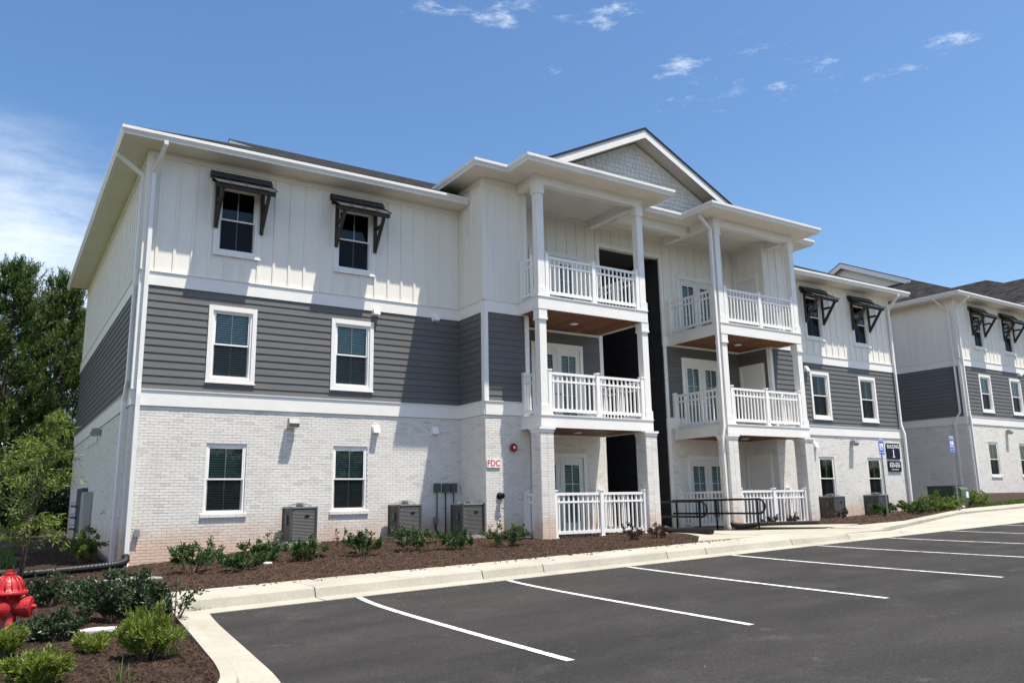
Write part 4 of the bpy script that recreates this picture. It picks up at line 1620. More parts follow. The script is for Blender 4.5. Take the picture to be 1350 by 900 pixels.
# ------------------------------------------------------------------ mulch chips, grass
def chips(n, pick, seed, smin, smax):
    r = random.Random(seed)
    mb = MB()
    c = 0
    while c < n:
        x, y = pick(r)
        if x is None:
            continue
        c += 1
        z = bedz(x, y) + .004
        a = r.uniform(0, math.pi)
        L, w = r.uniform(smin, smax), r.uniform(smin * .16, smin * .42)
        dx, dy = math.cos(a) * L / 2, math.sin(a) * L / 2
        nx, ny = -math.sin(a) * w, math.cos(a) * w
        t = r.uniform(-.4, .5) * L / 2
        h = r.uniform(.004, .016)
        n0 = len(mb.v)
        mb.v += [(x - dx - nx, y - dy - ny, z - t), (x + dx - nx, y + dy - ny, z + t), (x + dx + nx, y + dy + ny, z + t), (x - dx + nx, y - dy + ny, z - t),
                 (x - dx, y - dy, z - t + h), (x + dx, y + dy, z + t + h)]
        mb.f += [(n0, n0 + 1, n0 + 5, n0 + 4), (n0 + 2, n0 + 3, n0 + 4, n0 + 5), (n0 + 1, n0 + 2, n0 + 5), (n0 + 3, n0, n0 + 4)]
    return mb


def pick_left(r):
    x, y = r.uniform(-4.5, -.05), r.uniform(-14.5, 6) if r.random() < .8 else r.uniform(-14.5, -9)
    return (x, y) if in_island(x, y) else (None, None)


def pick_front(r):
    x, y = r.uniform(-.05, 13.8), r.uniform(-6.6, -.05)
    return (x, y) if bed_keep(x, y) and (y > -2.5 or x < interp(-y, XL) - .02) else (None, None)


def pick_right(r):
    x, y = r.uniform(17.1, 32), r.uniform(-5.9, -.05)
    return (x, y) if y > interp(x, YB) and bed_keep(x, y) and (y > -2.5 or x > interp(-y, XRt) + .02) else (None, None)


chips(46000, pick_left, 1, .014, .06).build('mulch', 'chip', kind='stuff')
chips(26000, pick_front, 2, .03, .09).build('mulch', 'chip', kind='stuff')


def pick_walk(r):
    return r.uniform(.1, 12.5), -6.62 - min(1.2, r.expovariate(6))


chips(170, pick_walk, 12, .03, .09).build('mulch_litter', 'chip', kind='stuff')
chips(5000, pick_right, 3, .05, .12).build('mulch', 'chip', kind='stuff')


def blades(n, pick, seed, h0, h1, w=.006):
    r = random.Random(seed)
    mb = MB()
    for _ in range(n):
        x, y, z = pick(r)
        a = r.uniform(0, 6.28)
        h = r.uniform(h0, h1)
        lx, ly = math.cos(a) * h * r.uniform(.1, .5), math.sin(a) * h * r.uniform(.1, .5)
        nx, ny = -math.sin(a) * w, math.cos(a) * w
        mb.quad((x - nx, y - ny, z), (x + nx, y + ny, z), (x + lx * .5 + nx * .7, y + ly * .5 + ny * .7, z + h * .6), (x + lx * .5 - nx * .7, y + ly * .5 - ny * .7, z + h * .6))
        k = len(mb.v)
        mb.v.append((x + lx, y + ly, z + h * .95))
        mb.f.append((k - 1, k - 2, k))
    return mb


def vg(r):
    x, y = r.uniform(31.4, 48), r.uniform(-3.2, -2.25)
    return x, y, bed(x, y)


def lp(r):
    x, y = r.uniform(-6, -1.9), r.uniform(2.0, 9)
    return x, y, bed(x, y) + .03


blades(9000, lp, 8, .06, .16, .012).build('grass', 'blade', kind='stuff')
blades(9000, vg, 5, .06, .16, .012).build('grass', 'blade', kind='stuff')


def gl(r):
    x, y = r.uniform(-30, -8.9), r.uniform(-4, 45)
    return x, y, -.5 + .02 * clamp(y, 0, 30)


blades(12000, gl, 6, .1, .3, .03).build('grass', 'blade', kind='stuff')


def weed(x, y, n, h, rad, seed):
    r = random.Random(seed)

    def pk(r):
        a, d = r.uniform(0, 6.28), r.uniform(0, rad)
        return x + d * math.cos(a), y + d * math.sin(a), bed(x, y) - .01
    o = blades(n, pk, seed, h * .4, h, .004).build('grass_tuft', 'blade', None)
    return o


tag(weed(-1.0, -12.0, 30, .24, .14, 3), 'thin green grass tuft in the mulch right of the lime shrub', 'grass tuft')
tag(weed(-1.55, -12.9, 14, .22, .12, 4), 'sparse tall grass tuft in dark mulch at the bottom of the island', 'grass tuft')
o = MB()
r_ = random.Random(9)
for k in range(60):
    a, h = r_.uniform(0, 6.28), r_.uniform(.03, .09)
    x, y = .02 + r_.gauss(0, .07), -8.02 + r_.gauss(0, .03)
    o.tri((x - .004, y, z_lot(x, -8.4)), (x + .004, y, z_lot(x, -8.4)), (x + math.cos(a) * h * .7, y + math.sin(a) * h * .7, z_lot(x, -8.4) + h))
tag(o.build('weed', 'lime'), 'small bright green weed growing in the gutter joint at the kerb corner', 'weed')


def grit():
    r = random.Random(21)
    mb = MB()
    for k in range(420):
        if r.random() < .85:
            x, y = r.uniform(0, 22), -8.44 - r.expovariate(4)
        else:
            x, y = r.uniform(0, 20), r.uniform(-17, -8.5)
        z = z_lot(x, y)
        q = r.uniform(.003, .007)
        a = r.uniform(0, 6.28)
        p = [(x + math.cos(a + k * 2.1) * q, y + math.sin(a + k * 2.1) * q, z) for k in range(3)]
        t = (x, y, z + q * .8)
        for i in range(3):
            mb.tri(p[i], p[(i + 1) % 3], t)
    mb.build('grit', 'tan', kind='stuff')


grit()


# ------------------------------------------------------------------ plants
def leaf(mb, p, d, up, L, w):
    d = d.normalized()
    s = d.cross(up)
    if s.length < 1e-3:
        s = d.cross(Vector((1, 0, 0)))
    s.normalize()
    n = s.cross(d)
    m = p + d * L * .5 + n * L * .06
    k = len(mb.v)
    mb.v += [tuple(p), tuple(m + s * w), tuple(p + d * L), tuple(m - s * w)]
    mb.f.append((k, k + 1, k + 2, k + 3))


def rvec(r):
    while True:
        v = Vector((r.uniform(-1, 1), r.uniform(-1, 1), r.uniform(-1, 1)))
        if .1 < v.length < 1:
            return v.normalized()


def shrub(name, x, y, rx, h, n, L, w, m, label, cat='shrub', group=None, seed=0, stems=9, spread=.55, ry=None, loose=0.0, z=None, up=.25):
    r = random.Random(seed or int(abs(x * 131 + y * 17)) + 3)
    z0 = (bed(x, y) if z is None else z) - .02
    T = thing(name, label, cat, (x, y, z0), 0, group)
    ry = ry or rx
    sm, lm = MB(), MB()
    per = max(4, n // (stems * 5))
    for s in range(stems):
        a = 6.283 * s / stems + r.uniform(-.4, .4)
        rr = math.sqrt(r.random())
        tip = Vector((math.cos(a) * rx * rr, math.sin(a) * ry * rr, h * (1 - .45 * rr * rr) * r.uniform(.72, 1.05)))
        base = Vector((math.cos(a) * .05, math.sin(a) * .05, 0))
        mid = base.lerp(tip, .5) + Vector((0, 0, h * .08))
        sm.tube([base, mid, tip], [.012, .008, .003], 4, False)
        for b in range(5):
            t = r.uniform(.25, 1.0)
            p0 = base.lerp(mid, t * 2) if t < .5 else mid.lerp(tip, t * 2 - 1)
            dirb = (Vector((math.cos(a), math.sin(a), .6)) * .5 + rvec(r) * .9)
            if dirb.z < -.15:
                dirb.z *= -.3
            dirb.normalize()
            bl = r.uniform(.3, .75) * min(rx, h) * spread
            p1 = p0 + dirb * bl
            if p1.z < .03:
                p1.z = .03
            sm.tube([p0, p1], [.005, .002], 3, False)
            for k in range(int(per * 1.9)):
                tt = r.uniform(.15, 1.05)
                q = p0.lerp(p1, tt)
                dd = (dirb + rvec(r) * (1.0 + loose))
                dd.z += up
                leaf(lm, q + rvec(r) * L * .5, dd, rvec(r), L * r.uniform(.5, 1.0), w * r.uniform(.6, 1.0))
    sm.build('stem', 'stem', T)
    lm.build('foliage', m, T)
    return T


G1 = 'green shrubs planted along the front of the building'
fs = [(.85, -3.5, .52, .62, 'sprawling green shrub nearest the building corner, beside a white cleanout pipe'),
      (1.62, -4.0, .42, .45, 'low green shrub in front of the left ground floor window'),
      (2.35, -3.0, .45, .40, 'low spreading green shrub between the window and the first condenser'),
      (3.1, -3.45, .44, .46, 'rounded green shrub in front of the first condenser'),
      (4.25, -3.7, .42, .58, 'upright green shrub to the right of the first condenser'),
      (5.5, -3.6, .52, .55, 'wide green shrub in front of the second condenser'),
      (6.45, -3.9, .42, .50, 'dark green shrub between the second and third condensers'),
      (7.85, -3.9, .58, .56, 'bushy green shrub below the hose connection at the bay corner')]
for i, (x, y, r0, h, lb) in enumerate(fs):
    shrub('shrub', x, y, r0, h, 1100, .075, .018, 'shrub', lb, 'shrub', G1, 50 + i, 11)
shrub('sapling_shrub', 1.35, -2.3, .35, .75, 110, .075, .022, 'darkshrub', 'thin leggy shrub with sparse dark leaves against the white brick', 'shrub', None, 71, 5, .5)
shrub('sapling_shrub', 2.75, -2.4, .25, .75, 90, .07, .02, 'darkshrub', 'spindly sparse shrub just left of the first condenser', 'shrub', None, 72, 4, .5)
shrub('sapling_shrub', 4.0, -3.1, .12, .9, 60, .06, .018, 'darkshrub', 'single tall twig shrub in front of the first condenser right edge', 'shrub', None, 73, 2, .4)
for (x, y, r0, h, lb) in ((11.1, -4.6, .30, .42, 'small dark purple shrub in front of the left porch railing'),
                          (12.0, -4.5, .29, .38, 'small dark purple shrub beside the drain pipe by the left porch'),
                          (17.9, -3.3, .30, .36, 'small dark purple shrub behind the black handrail end'),
                          (18.9, -3.3, .24, .34, 'small dark shrub in front of the right porch railing'),
                          (22.9, -2.2, .33, .42, 'reddish shrub at the foot of the right porch corner by a condenser')):
    shrub('purple_shrub', x, y, r0, h, 700, .05, .014, 'purple', lb, 'shrub', 'dark purple shrubs near the porches', int(x * 9), 9)
for i, (x, y, r0, h, lb) in enumerate(((24.0, -3.1, .45, .62, 'airy green shrub between the two right condensers'),
                                       (24.6, -4.0, .55, .60, 'green shrub at the foot of the nearer blue parking sign'),
                                       (26.2, -3.4, .6, .55, 'green shrub below the building number signs'),
                                       (27.9, -2.9, .6, .58, 'green shrub at the right corner of the main building'),
                                       (29.4, -2.3, .8, .85, 'tall yellow green shrub right of the corner downspout'),
                                       (30.6, -2.9, .7, .62, 'dense low green shrub in the row towards the utility cabinet'),
                                       (27.2, -3.7, .45, .42, 'low green shrub at the foot of the farther blue parking sign'),
                                       (32.3, -1.5, 1.0, .9, 'yellowish green shrub in front of the shaded end wall'))):
    shrub('shrub', x, y, r0 * 1.15, h * .85, 1100, .08, .022, 'shrub' if i in (0, 1, 3) else 'oak', lb, 'shrub', 'shrubs along the right end of the walk', 200 + i, 10)
# island planting
shrub('dark_shrub', -1.12, -9.05, .56, .56, 3800, .085, .015, 'darkshrub', 'widest dark glossy shrub in the island, in front of the drain pipe', 'shrub', None, 21, 20, .6, .5)
shrub('dark_shrub', -.78, -9.4, .26, .46, 1000, .08, .014, 'darkshrub', 'dark glossy shrub at the right end of the island clump', 'shrub', None, 22, 10, .6)
shrub('dark_shrub', -1.75, -6.9, .36, .42, 1300, .08, .015, 'darkshrub', 'dark glossy shrub right behind the hydrant bonnet', 'shrub', None, 23, 12, .6)
shrub('dark_shrub', -1.9, -10.5, .26, .30, 1100, .075, .014, 'darkshrub', 'low dark shrub between the hydrant and a pale stone', 'shrub', None, 24, 12, .6)
shrub('twig_shrub', -.5, -9.3, .26, .62, 150, .065, .02, 'darkshrub', 'open twiggy shrub leaning over the kerb corner', 'shrub', None, 25, 7, .5)
shrub('lime_shrub', -1.22, -12.1, .25, .46, 3000, .075, .0075, 'lime', 'largest bright lime green shrub, near the island kerb', 'shrub', None, 31, 24, .42, up=.8)
shrub('lime_shrub', -1.62, -11.5, .15, .22, 1200, .055, .007, 'lime', 'smallest lime green shrub, beside the pale stone', 'shrub', None, 32, 14, .45, up=.8)
shrub('lime_shrub', -2.12, -12.75, .22, .30, 2300, .065, .0075, 'lime', 'lime green shrub at the bottom left of the island', 'shrub', None, 33, 18, .45, up=.8)
shrub('lime_shrub', -2.36, -11.4, .20, .32, 1900, .065, .0075, 'lime', 'lime green shrub at the foot of the red hydrant', 'shrub', None, 34, 16, .45, up=.8)
shrub('oak_shrub', -.62, 1.3, .42, .85, 1300, .09, .022, 'oak', 'yellow green shrub against the end wall below the meter panel', 'shrub', None, 41, 12, .6)
shrub('red_shrub', 44.3, -1.2, .5, .75, 700, .09, .03, 'redleaf', 'red leaved shrub at the far right in front of the next building', 'shrub', None, 42, 9)
shrub('shrub', 41.4, -.7, .35, .5, 300, .09, .03, 'shrub', 'lone small green shrub on the far mulch bank', 'shrub', None, 43, 7)


def young_oak():
    r = random.Random(5)
    x, y = -1.97, -2.2
    T = thing('young_oak', 'slender young oak with narrow light green leaves staked left of the building', 'tree', (x, y, bed(x, y) - .03))
    T.scale = (.93, .93, .94)
    tr, lm, tw = MB(), MB(), MB()
    tr.tube([(0, 0, 0), (.03, .02, .9), (.10, .03, 1.9), (.22, .04, 2.8), (.30, .05, 3.45)], [.032, .027, .02, .012, .004], 8)
    for k in range(58):
        t = r.uniform(.22, 1)
        h = t * 3.4
        p0 = Vector((.02 + .09 * t * h / 1.1, .03, h))
        a = r.uniform(0, 6.283)
        L = (1.12 if t < .72 else 1.12 - 3.0 * (t - .72)) * r.uniform(.5, 1.1)
        d = Vector((math.cos(a), math.sin(a), r.uniform(-.1, .5))).normalized()
        p1 = p0 + d * L * .6 + Vector((0, 0, .05))
        p2 = p0 + d * L + Vector((0, 0, -.12 * L))
        tw.tube([p0, p1, p2], [.008, .005, .002], 4, False)
        for j in range(54):
            u = r.uniform(.2, 1.05)
            q = p0.lerp(p1, u * 1.66) if u < .6 else p1.lerp(p2, (u - .6) / .4)
            q = q + rvec(r) * .10
            dd = d * .8 + rvec(r) * .9 + Vector((0, 0, -.35))
            leaf(lm, q, dd, rvec(r), r.uniform(.09, .17), r.uniform(.010, .018))
    tr.build('trunk', 'bark', T, True)
    tw.build('branch', 'stem', T)
    lm.build('crown', 'oak', T)


young_oak()
st = MB().tube([(-1.95, -1.9, bed(-1.95, -1.9) - .1), (-1.60, -1.9, 2.95)], .022, 6)
tag(st.build('tree_stake', 'stem'), 'pale slanting wooden stake standing beside the young oak', 'stake')


def pine(x, y, h, r0, seed, label, tufts=1500, z=-.3):
    r = random.Random(seed)
    T = thing('pine_tree', label, 'tree', (x, y, z), 0, 'pine trees behind the building')
    tr, br, lm = MB(), MB(), MB()
    lean = (r.uniform(-.3, .3), r.uniform(-.3, .3))
    tr.tube([(0, 0, 0), (lean[0] * .4, lean[1] * .4, h * .45), (lean[0], lean[1], h * .97)], [.20, .13, .03], 8)
    nb = 84
    per = max(6, tufts // nb)
    for b in range(nb):
        t = .06 + .92 * (b + r.random()) / nb
        hz = h * t
        c = Vector((lean[0] * t, lean[1] * t, hz))
        a = b * 2.4 + r.uniform(-.5, .5)
        reach = r0 * (1.0 - .12 * abs(t - .35) * 3) * (1 - max(0, t - .55) ** 1.5 * 2.2) * r.uniform(.65, 1.12)
        reach = max(reach, .35)
        d = Vector((math.cos(a), math.sin(a), 0))
        p1 = c + d * reach * .55 + Vector((0, 0, reach * .10))
        p2 = c + d * reach + Vector((0, 0, reach * .42))
        br.tube([c, p1, p2], [.05, .03, .01], 4, False)
        for j in range(per):
            u = r.uniform(.15, 1.0) ** .7
            q = c.lerp(p1, u / .55) if u < .55 else p1.lerp(p2, (u - .55) / .45)
            q = q + rvec(r) * r.uniform(.05, .42)
            ax = (d * .40 + Vector((0, 0, 1.0)) + rvec(r) * .35).normalized()
            s = r.uniform(.30, .55)
            for k in range(20):
                nd = ax * .75 + rvec(r) * .75
                nd.normalize()
                w = nd.cross(rvec(r))
                w.normalize()
                o = q + ax * s * (k / 20 - .25)
                lm.tri(o - w * .017, o + w * .017, o + nd * r.uniform(.14, .23))
    tr.build('trunk', 'bark', T, True)
    br.build('branch', 'bark', T)
    lm.build('crown', 'pine', T)


pines = [(-2.55, 20.5, 12.05, 2.0, 'middle one of the three front pines behind the left corner'),
         (-5.0, 19.5, 11.9, 2.2, 'pine at the picture edge, left of the middle front pine'),
         (-.75, 21.5, 11.9, 1.8, 'slimmer front pine nearest the left roof eave'),
         (-7.9, 21, 12.4, 2.4, 'broad pine at the far left edge'),
         (-3.6, 25, 12.9, 2.4, 'pine standing behind between the two left front pines'),
         (.9, 25, 11.0, 2.3, 'rear pine showing under the left roof eave'),
         (-6.4, 28, 13.0, 2.7, 'rear pine at the far left'),
         (-1.2, 29, 12.6, 2.6, 'rearmost pine in the middle of the group')]
for i, (x, y, h, r0, lb) in enumerate(pines):
    pine(x, y, h, r0 * 1.1, 300 + i, lb, 2900 if i < 3 else 1900)
for i, (x, y, w) in enumerate(((-2.6, 16.5, 1.3), (-5.2, 17.0, 1.4), (.2, 17.8, 1.2), (-8.0, 18.0, 1.6))):
    shrub('understorey_bush', x, y, w, 2.6, 2600, .22, .06, 'darkshrub', ('dark bush under the pines, second from the wall', 'dark bush under the pines behind the young oak', 'dark bush growing right behind the end wall', 'dark bush under the pines at the far left')[i],
          'bush', 'dark bushes under the pines', 500 + i, 22, .7, z=-.3)


def far_woods():
    """the wood across the lot, seen only in the window glass"""
    r = random.Random(77)
    mb = MB()
    for t in range(150):
        x, y = r.uniform(-90, 220), r.uniform(-85, -62)
        h, w = r.uniform(6, 10), r.uniform(2.5, 4.5)
        for k in range(260):
            v = rvec(r)
            p = Vector((x + v.x * w * r.uniform(.5, 1), y + v.y * w * r.uniform(.5, 1), -.8 + h * .5 + v.z * h * .5 * r.uniform(.6, 1)))
            leaf(mb, p, rvec(r) + Vector((0, 0, .6)), rvec(r), r.uniform(.6, 1.1), r.uniform(.2, .35))
    mb.build('woods', 'pine', kind='stuff')


far_woods()

# ------------------------------------------------------------------ condensers
def condenser(x0, yf, label, z):
    w = .68
    T = thing('air_conditioner', label, 'condenser', (x0 + w / 2, yf + w / 2, z), 0, 'air conditioners along the front wall')
    h = .86

    def rsq(hw, rad, n=4):
        pts = []
        for cx, cy, a0 in ((hw - rad, hw - rad, 0), (-hw + rad, hw - rad, 90), (-hw + rad, -hw + rad, 180), (hw - rad, -hw + rad, 270)):
            for k in range(n + 1):
                a = math.radians(a0 + 90 * k / n)
                pts.append((cx + rad * math.cos(a), cy + rad * math.sin(a)))
        return pts

    def solid(hw, rad, z0, z1):
        return MB().prism([(x, y, z0) for x, y in rsq(hw, rad)], (0, 0, z1 - z0))
    link('pad', shared('ac_pad', lambda: MB().box(-.42, .42, -.42, .42, -.12, .035).mesh('pad', 'concrete')), T)
    link('coil', shared('ac_coil', lambda: solid(.315, .08, .04, h - .01).mesh('coil', 'grey')), T)

    def lv():
        mb = MB()
        k = 0
        z_ = .09
        while z_ < h - .07:
            P = rsq(.335, .09)
            Q = rsq(.322, .085)
            n = len(P)
            b = len(mb.v)
            mb.v += [(x, y, z_) for x, y in P] + [(x, y, z_ + .024) for x, y in Q]
            for i in range(n):
                j = (i + 1) % n
                mb.f.append((b + i, b + j, b + n + j, b + n + i))
            z_ += .034
        for sx in (-1, 1):
            for sy in (-1, 1):
                mb.box(sx * .315 - .022, sx * .315 + .022, sy * .315 - .022, sy * .315 + .022, .035, h)
        return mb
    link('louvre_panel', shared('ac_lv', lambda: lv().mesh('louvre_panel', 'ac')), T)
    link('base_ring', shared('ac_base', lambda: solid(.34, .09, .034, .085).mesh('base_ring', 'ac')), T)
    link('lid', shared('ac_lid', lambda: solid(.345, .09, h - .035, h + .005).mesh('lid', 'ac_top')), T)

    def fan():
        mb = MB()
        for rr, zz in ((.27, h + .035), (.21, h + .062), (.15, h + .08), (.09, h + .088)):
            mb.tube([(rr * math.cos(a * math.pi / 12), rr * math.sin(a * math.pi / 12), zz) for a in range(25)], .006, 4, False)
        for a in range(8):
            c, s = math.cos(a * math.pi / 4), math.sin(a * math.pi / 4)
            mb.tube([(.31 * c, .31 * s, h + .004), (.2 * c, .2 * s, h + .065), (.05 * c, .05 * s, h + .09)], .006, 4)
        return mb
    link('fan_guard', shared('ac_fan', lambda: fan().mesh('fan_guard', 'ac_top')), T)
    link('fan_motor', shared('ac_motor', lambda: MB().lathe([(.09, h - .02), (.09, h + .085), (.05, h + .10)], 14).mesh('fan_motor', 'ac', True)), T)
    link('valve_box', shared('ac_valve', lambda: MB().box(-.36, -.338, -.12, .02, .45, .66).mesh('valve_box', 'grey')), T)
    link('nameplate', shared('ac_plate', lambda: MB().box(.02, .13, -.346, -.343, h - .23, h - .19).mesh('nameplate', 'navy')), T)
    return T


condenser(3.56, -.85, 'condenser standing alone between the two left ground floor windows', .10)
condenser(6.40, -.85, 'condenser left of the three small wall boxes', .11)
condenser(8.01, -1.38, 'condenser tucked in the corner beside the bay', .10)
condenser(24.35, -.95, 'condenser beside the right porch, under the first right window', .10)
condenser(27.18, -.95, 'condenser under the window near the building number signs', .12)

# disconnects and conduits
for i, (x, zb, lb) in enumerate(((7.85, .22, 'leftmost of the three grey boxes with a conduit kinked to a lower box'),
                                 (8.12, .12, 'middle of the three small grey electrical boxes on the brick'),
                                 (8.37, 1.0, 'rightmost of the three grey boxes with the short conduit'))):
    T = thing('electrical_box', lb, 'electrical box', (x + .08, -.02, 1.4), 0, 'three grey electrical boxes on the brick wall')
    MB().box(-.085, .085, -.10, -.001, -.12, .12).build('body', 'grey', T)
    MB().box(-.092, .092, -.112, -.101, -.125, .13).build('lid', 'darkpanel', T)
    if i == 0:
        MB().tube([(0, -.05, -.12), (0, -.05, -.75), (-.03, -.05, -.82)], .016, 8).build('conduit', 'black', T)
        MB().box(-.10, .03, -.09, -.001, -.98, -.80).build('lower_box', 'steel', T)
        MB().tube([(-.04, -.05, -.98), (-.04, -.05, -1.12), (.04, -.06, -1.25), (.22, -.1, -1.33), (.4, -.2, -1.30)], .018, 8).build('whip', 'black', T)
    elif i == 1:
        MB().tube([(0, -.05, -.12), (0, -.05, -1.35)], .016, 8).build('conduit', 'black', T)
    else:
        MB().tube([(.0, -.05, -.12), (.02, -.05, -.5), (.02, -.08, -1.2)], .016, 8).build('conduit', 'black', T)
T = thing('outlet_cover', 'small grey outlet cover low on the brick near the left corner', 'outlet', (.30, -.02, .44))
MB().box(-.055, .055, -.06, -.001, -.075, .075).build('body', 'grey', T)
MB().box(-.06, .06, -.072, -.0605, -.08, .085).build('lid', 'steel', T)


def wall_lamp(x, y, z, label, rz=0, o=None):
    T = thing('wall_lamp', label, 'wall lamp', (x, y, z), rz, 'flood lamps high on the brick walls')
    MB().box(-.09, .09, -.06, -.001, -.09, .07).build('backplate', 'ac_top', T)
    MB().prism([(-.13, -.06, .12), (-.13, -.22, .10), (-.13, -.27, -.02), (-.13, -.20, -.11), (-.13, -.06, -.11)], (.26, 0, 0)).build('hood', 'ac_top', T)
    MB().box(-.11, .11, -.19, -.08, -.122, -.1105).build('lens', 'vinyl', T)


wall_lamp(3.77, -.018, 3.06, 'flood lamp on the brick above the first condenser')
wall_lamp(27.15, -.018, 3.09, 'flood lamp on the brick between the two right ground floor windows')
wall_lamp(B2[0] + 3.78, B2[1] + .05, B2[2] + 3.06, 'flood lamp on the neighbouring building front')
wall_lamp(-.018, 6.0, 3.2, 'flood lamp on the end wall around the left corner', -math.pi / 2)

# fire department connection, bell, plate
T = thing('fire_plate', 'white plate with red letters FDC on the bay brick', 'sign', (8.935, -1.475, 2.02))
MB().box(-.215, .215, -.018, -.001, -.11, .11).build('plate', 'white', T)
text('lettering', 'FDC', .235, 'redtext', T, (0, -.0185, .0), 0, .92, .004)
T = thing('alarm_bell', 'round red fire alarm horn on the bay brick wall', 'alarm', (9.56, -1.475, 2.46))
MB().lathe([(.07, 0), (.07, .04), (.115, .045), (.12, .075), (.10, .10), (.05, .105), (.045, .085), (.02, .085)], 20, axis='y').build('bell', 'redmetal', T, True)
MB().lathe([(.045, .1055), (.045, .112), (.02, .118)], 14, axis='y').build('strobe', 'vinyl', T, True)
T = thing('hose_connection', 'dark fire hose connection with hanging caps and chain on the bay', 'hose connection', (9.12, -1.475, 1.15))
MB().lathe([(.10, 0), (.10, .03), (.06, .04), (.06, .10), (.075, .105), (.075, .15), (.04, .155)], 18, axis='y').build('inlet', 'black', T, True)
for dx, z1 in ((-.04, -.62), (.05, -.30)):
    MB().tube([(dx * .5, -.10, -.05), (dx, -.07, z1 * .5), (dx, -.06, z1)], .008, 5).build('chain', 'steel', T)
    MB().lathe([(.035, 0), (.035, .03), (.012, .035)], 12, (dx, -.05, z1 - .02), 'y').build('cap', 'steel', T, True)


# building number signs
T = thing('number_sign', 'navy sign reading BUILDING 1 on white brick near the right corner', 'sign', (29.98, -.02, 2.80))
MB().box(-.475, .475, -.03, -.001, -.335, .335).build('plate', 'navy', T)
text('lettering', 'BUILDING', .215, 'white', T, (0, -.033, .19), 0, .90, .001)
text('numeral', '1', .42, 'white', T, (0, -.033, -.10), 0, 1.0, .006)
MB().box(-.085, .085, -.035, -.0305, -.262, -.225).build('serif', 'white', T)
T = thing('number_sign', 'navy sign reading 630-656 below the BUILDING 1 sign', 'sign', (29.98, -.02, 2.16))
MB().box(-.47, .47, -.03, -.001, -.22, .22).build('plate', 'navy', T)
text('lettering', '630-656', .29, 'white', T, (0, -.033, .05), 0, .78, .002)
mb = MB()
for k in range(9):
    mb.box(-.27 + k * .06, -.235 + k * .06, -.034, -.0305, -.155, -.118)
mb.build('small_print', 'white', T)


def parking_sign(x, y, ztop, label):
    zb = bed(x, y)
    T = thing('parking_sign', label, 'parking sign', (x, y, zb - .1), 0, 'blue accessible parking signs')
    H = ztop - zb + .1
    MB().box(-.028, .028, -.006, .006, 0, H - .02).box(-.028, -.018, -.022, -.0065, 0, H - .02).box(.018, .028, -.022, -.0065, 0, H - .02).build('post', 'steel', T)
    y0, y1 = -.034, -.0225
    MB().box(-.155, .155, y0, y1, H - .10, H).build('top_plate', 'blue', T)
    MB().box(-.155, .155, y0, y1, H - .50, H - .115).build('panel', 'blue', T)
    MB().box(-.155, .155, y0, y1, H - .60, H - .515).build('lower_plate', 'blue', T)
    f = y0 - .003
    q = MB()
    for z0, z1 in ((H - .10, H), (H - .50, H - .115), (H - .60, H - .515)):
        for a, b, c, d in ((-.155, .155, z0, z0 + .007), (-.155, .155, z1 - .007, z1), (-.155, -.148, z0 + .007, z1 - .007), (.148, .155, z0 + .007, z1 - .007)):
            q.box(a, b, f, y0 - .0005, c, d)
    q.build('border', 'white', T)
    MB().box(-.10, .10, f, y0 - .0006, H - .44, H - .20).build('symbol_field', 'white', T)
    g = f - .003
    s = MB()
    pts = [(.055 * math.cos(math.radians(a)) - .01, .055 * math.sin(math.radians(a)) + H - .375) for a in range(100, 385, 19)]
    s.tube([(px, g, pz) for px, pz in pts], .008, 5)
    s.tube([(-.02, g, H - .255), (-.012, g, H - .33), (.035, g, H - .335), (.06, g, H - .40), (.078, g, H - .395)], .011, 5)
    s.lathe([(.016, 0), (.016, .003)], 12, (-.025, g + .002, H - .232), 'y')
    s.build('wheelchair_symbol', 'blue', T)
    mb = MB()
    for k in range(5):
        mb.box(-.11 + k * .045, -.075 + k * .045, f, y0 - .0007, H - .065, H - .035)
    mb.build('small_print', 'white', T)


parking_sign(23.3, -3.75, 2.93, 'blue accessible parking sign standing left of the navy building number sign')
parking_sign(27.6, -3.86, 3.10, 'blue accessible parking sign standing in front of the shaded end wall')

# ------------------------------------------------------------------ handrails, drain pipes
def handrail(x, y0, y1, zb0, zb1, label, turn, H=.93):
    T = thing('handrail', label, 'handrail', (x, y0, 0), 0, 'black pipe handrails at the breezeway walk')
    z0, z1 = zb0 + H, zb1 + H
    dy = y1 - y0
    g = .42
    q = g / 2
    loop = [(0, 0, z0), (0, dy + q, z1)]
    loop += [(0, dy + q - q * math.sin(k * math.pi / 10), z1 - q + q * math.cos(k * math.pi / 10)) for k in range(1, 10)]
    loop += [(0, dy + q, z1 - g), (0, 0, z0 - g)]
    MB().tube(loop, .032, 8).build('rail', 'black', T, True)
    for t in (0.04, .5, .93):
        yy = dy * t
        MB().tube([(0, yy, zb0 + (zb1 - zb0) * t - .06), (0, yy, z0 + (z1 - z0) * t)], .030, 8).build('post', 'black', T, True)
        MB().lathe([(.05, 0), (.05, .012)], 10, (0, yy, zb0 + (zb1 - zb0) * t - .004)).build('foot_plate', 'black', T)


handrail(14.12, -.2, -4.25, -.03, -.03, 'nearer black pipe handrail left of the breezeway walk', 1)
handrail(16.86, -.1, -3.95, -.02, .0, 'farther black pipe handrail right of the breezeway walk', 1)


def drain(pts, r, label, ribs=True):
    pts = spline([(a, b, c + (.05 if b > -2 else .085)) for a, b, c in pts], 18)
    rr = [r * (1.03 if i % 2 else .96) for i in range(len(pts))]
    o = MB().tube(pts, rr, 12).build('drain_pipe', 'rubber', None, False)
    return tag(o, label, 'pipe', 'black drain pipes fed by the downspouts')


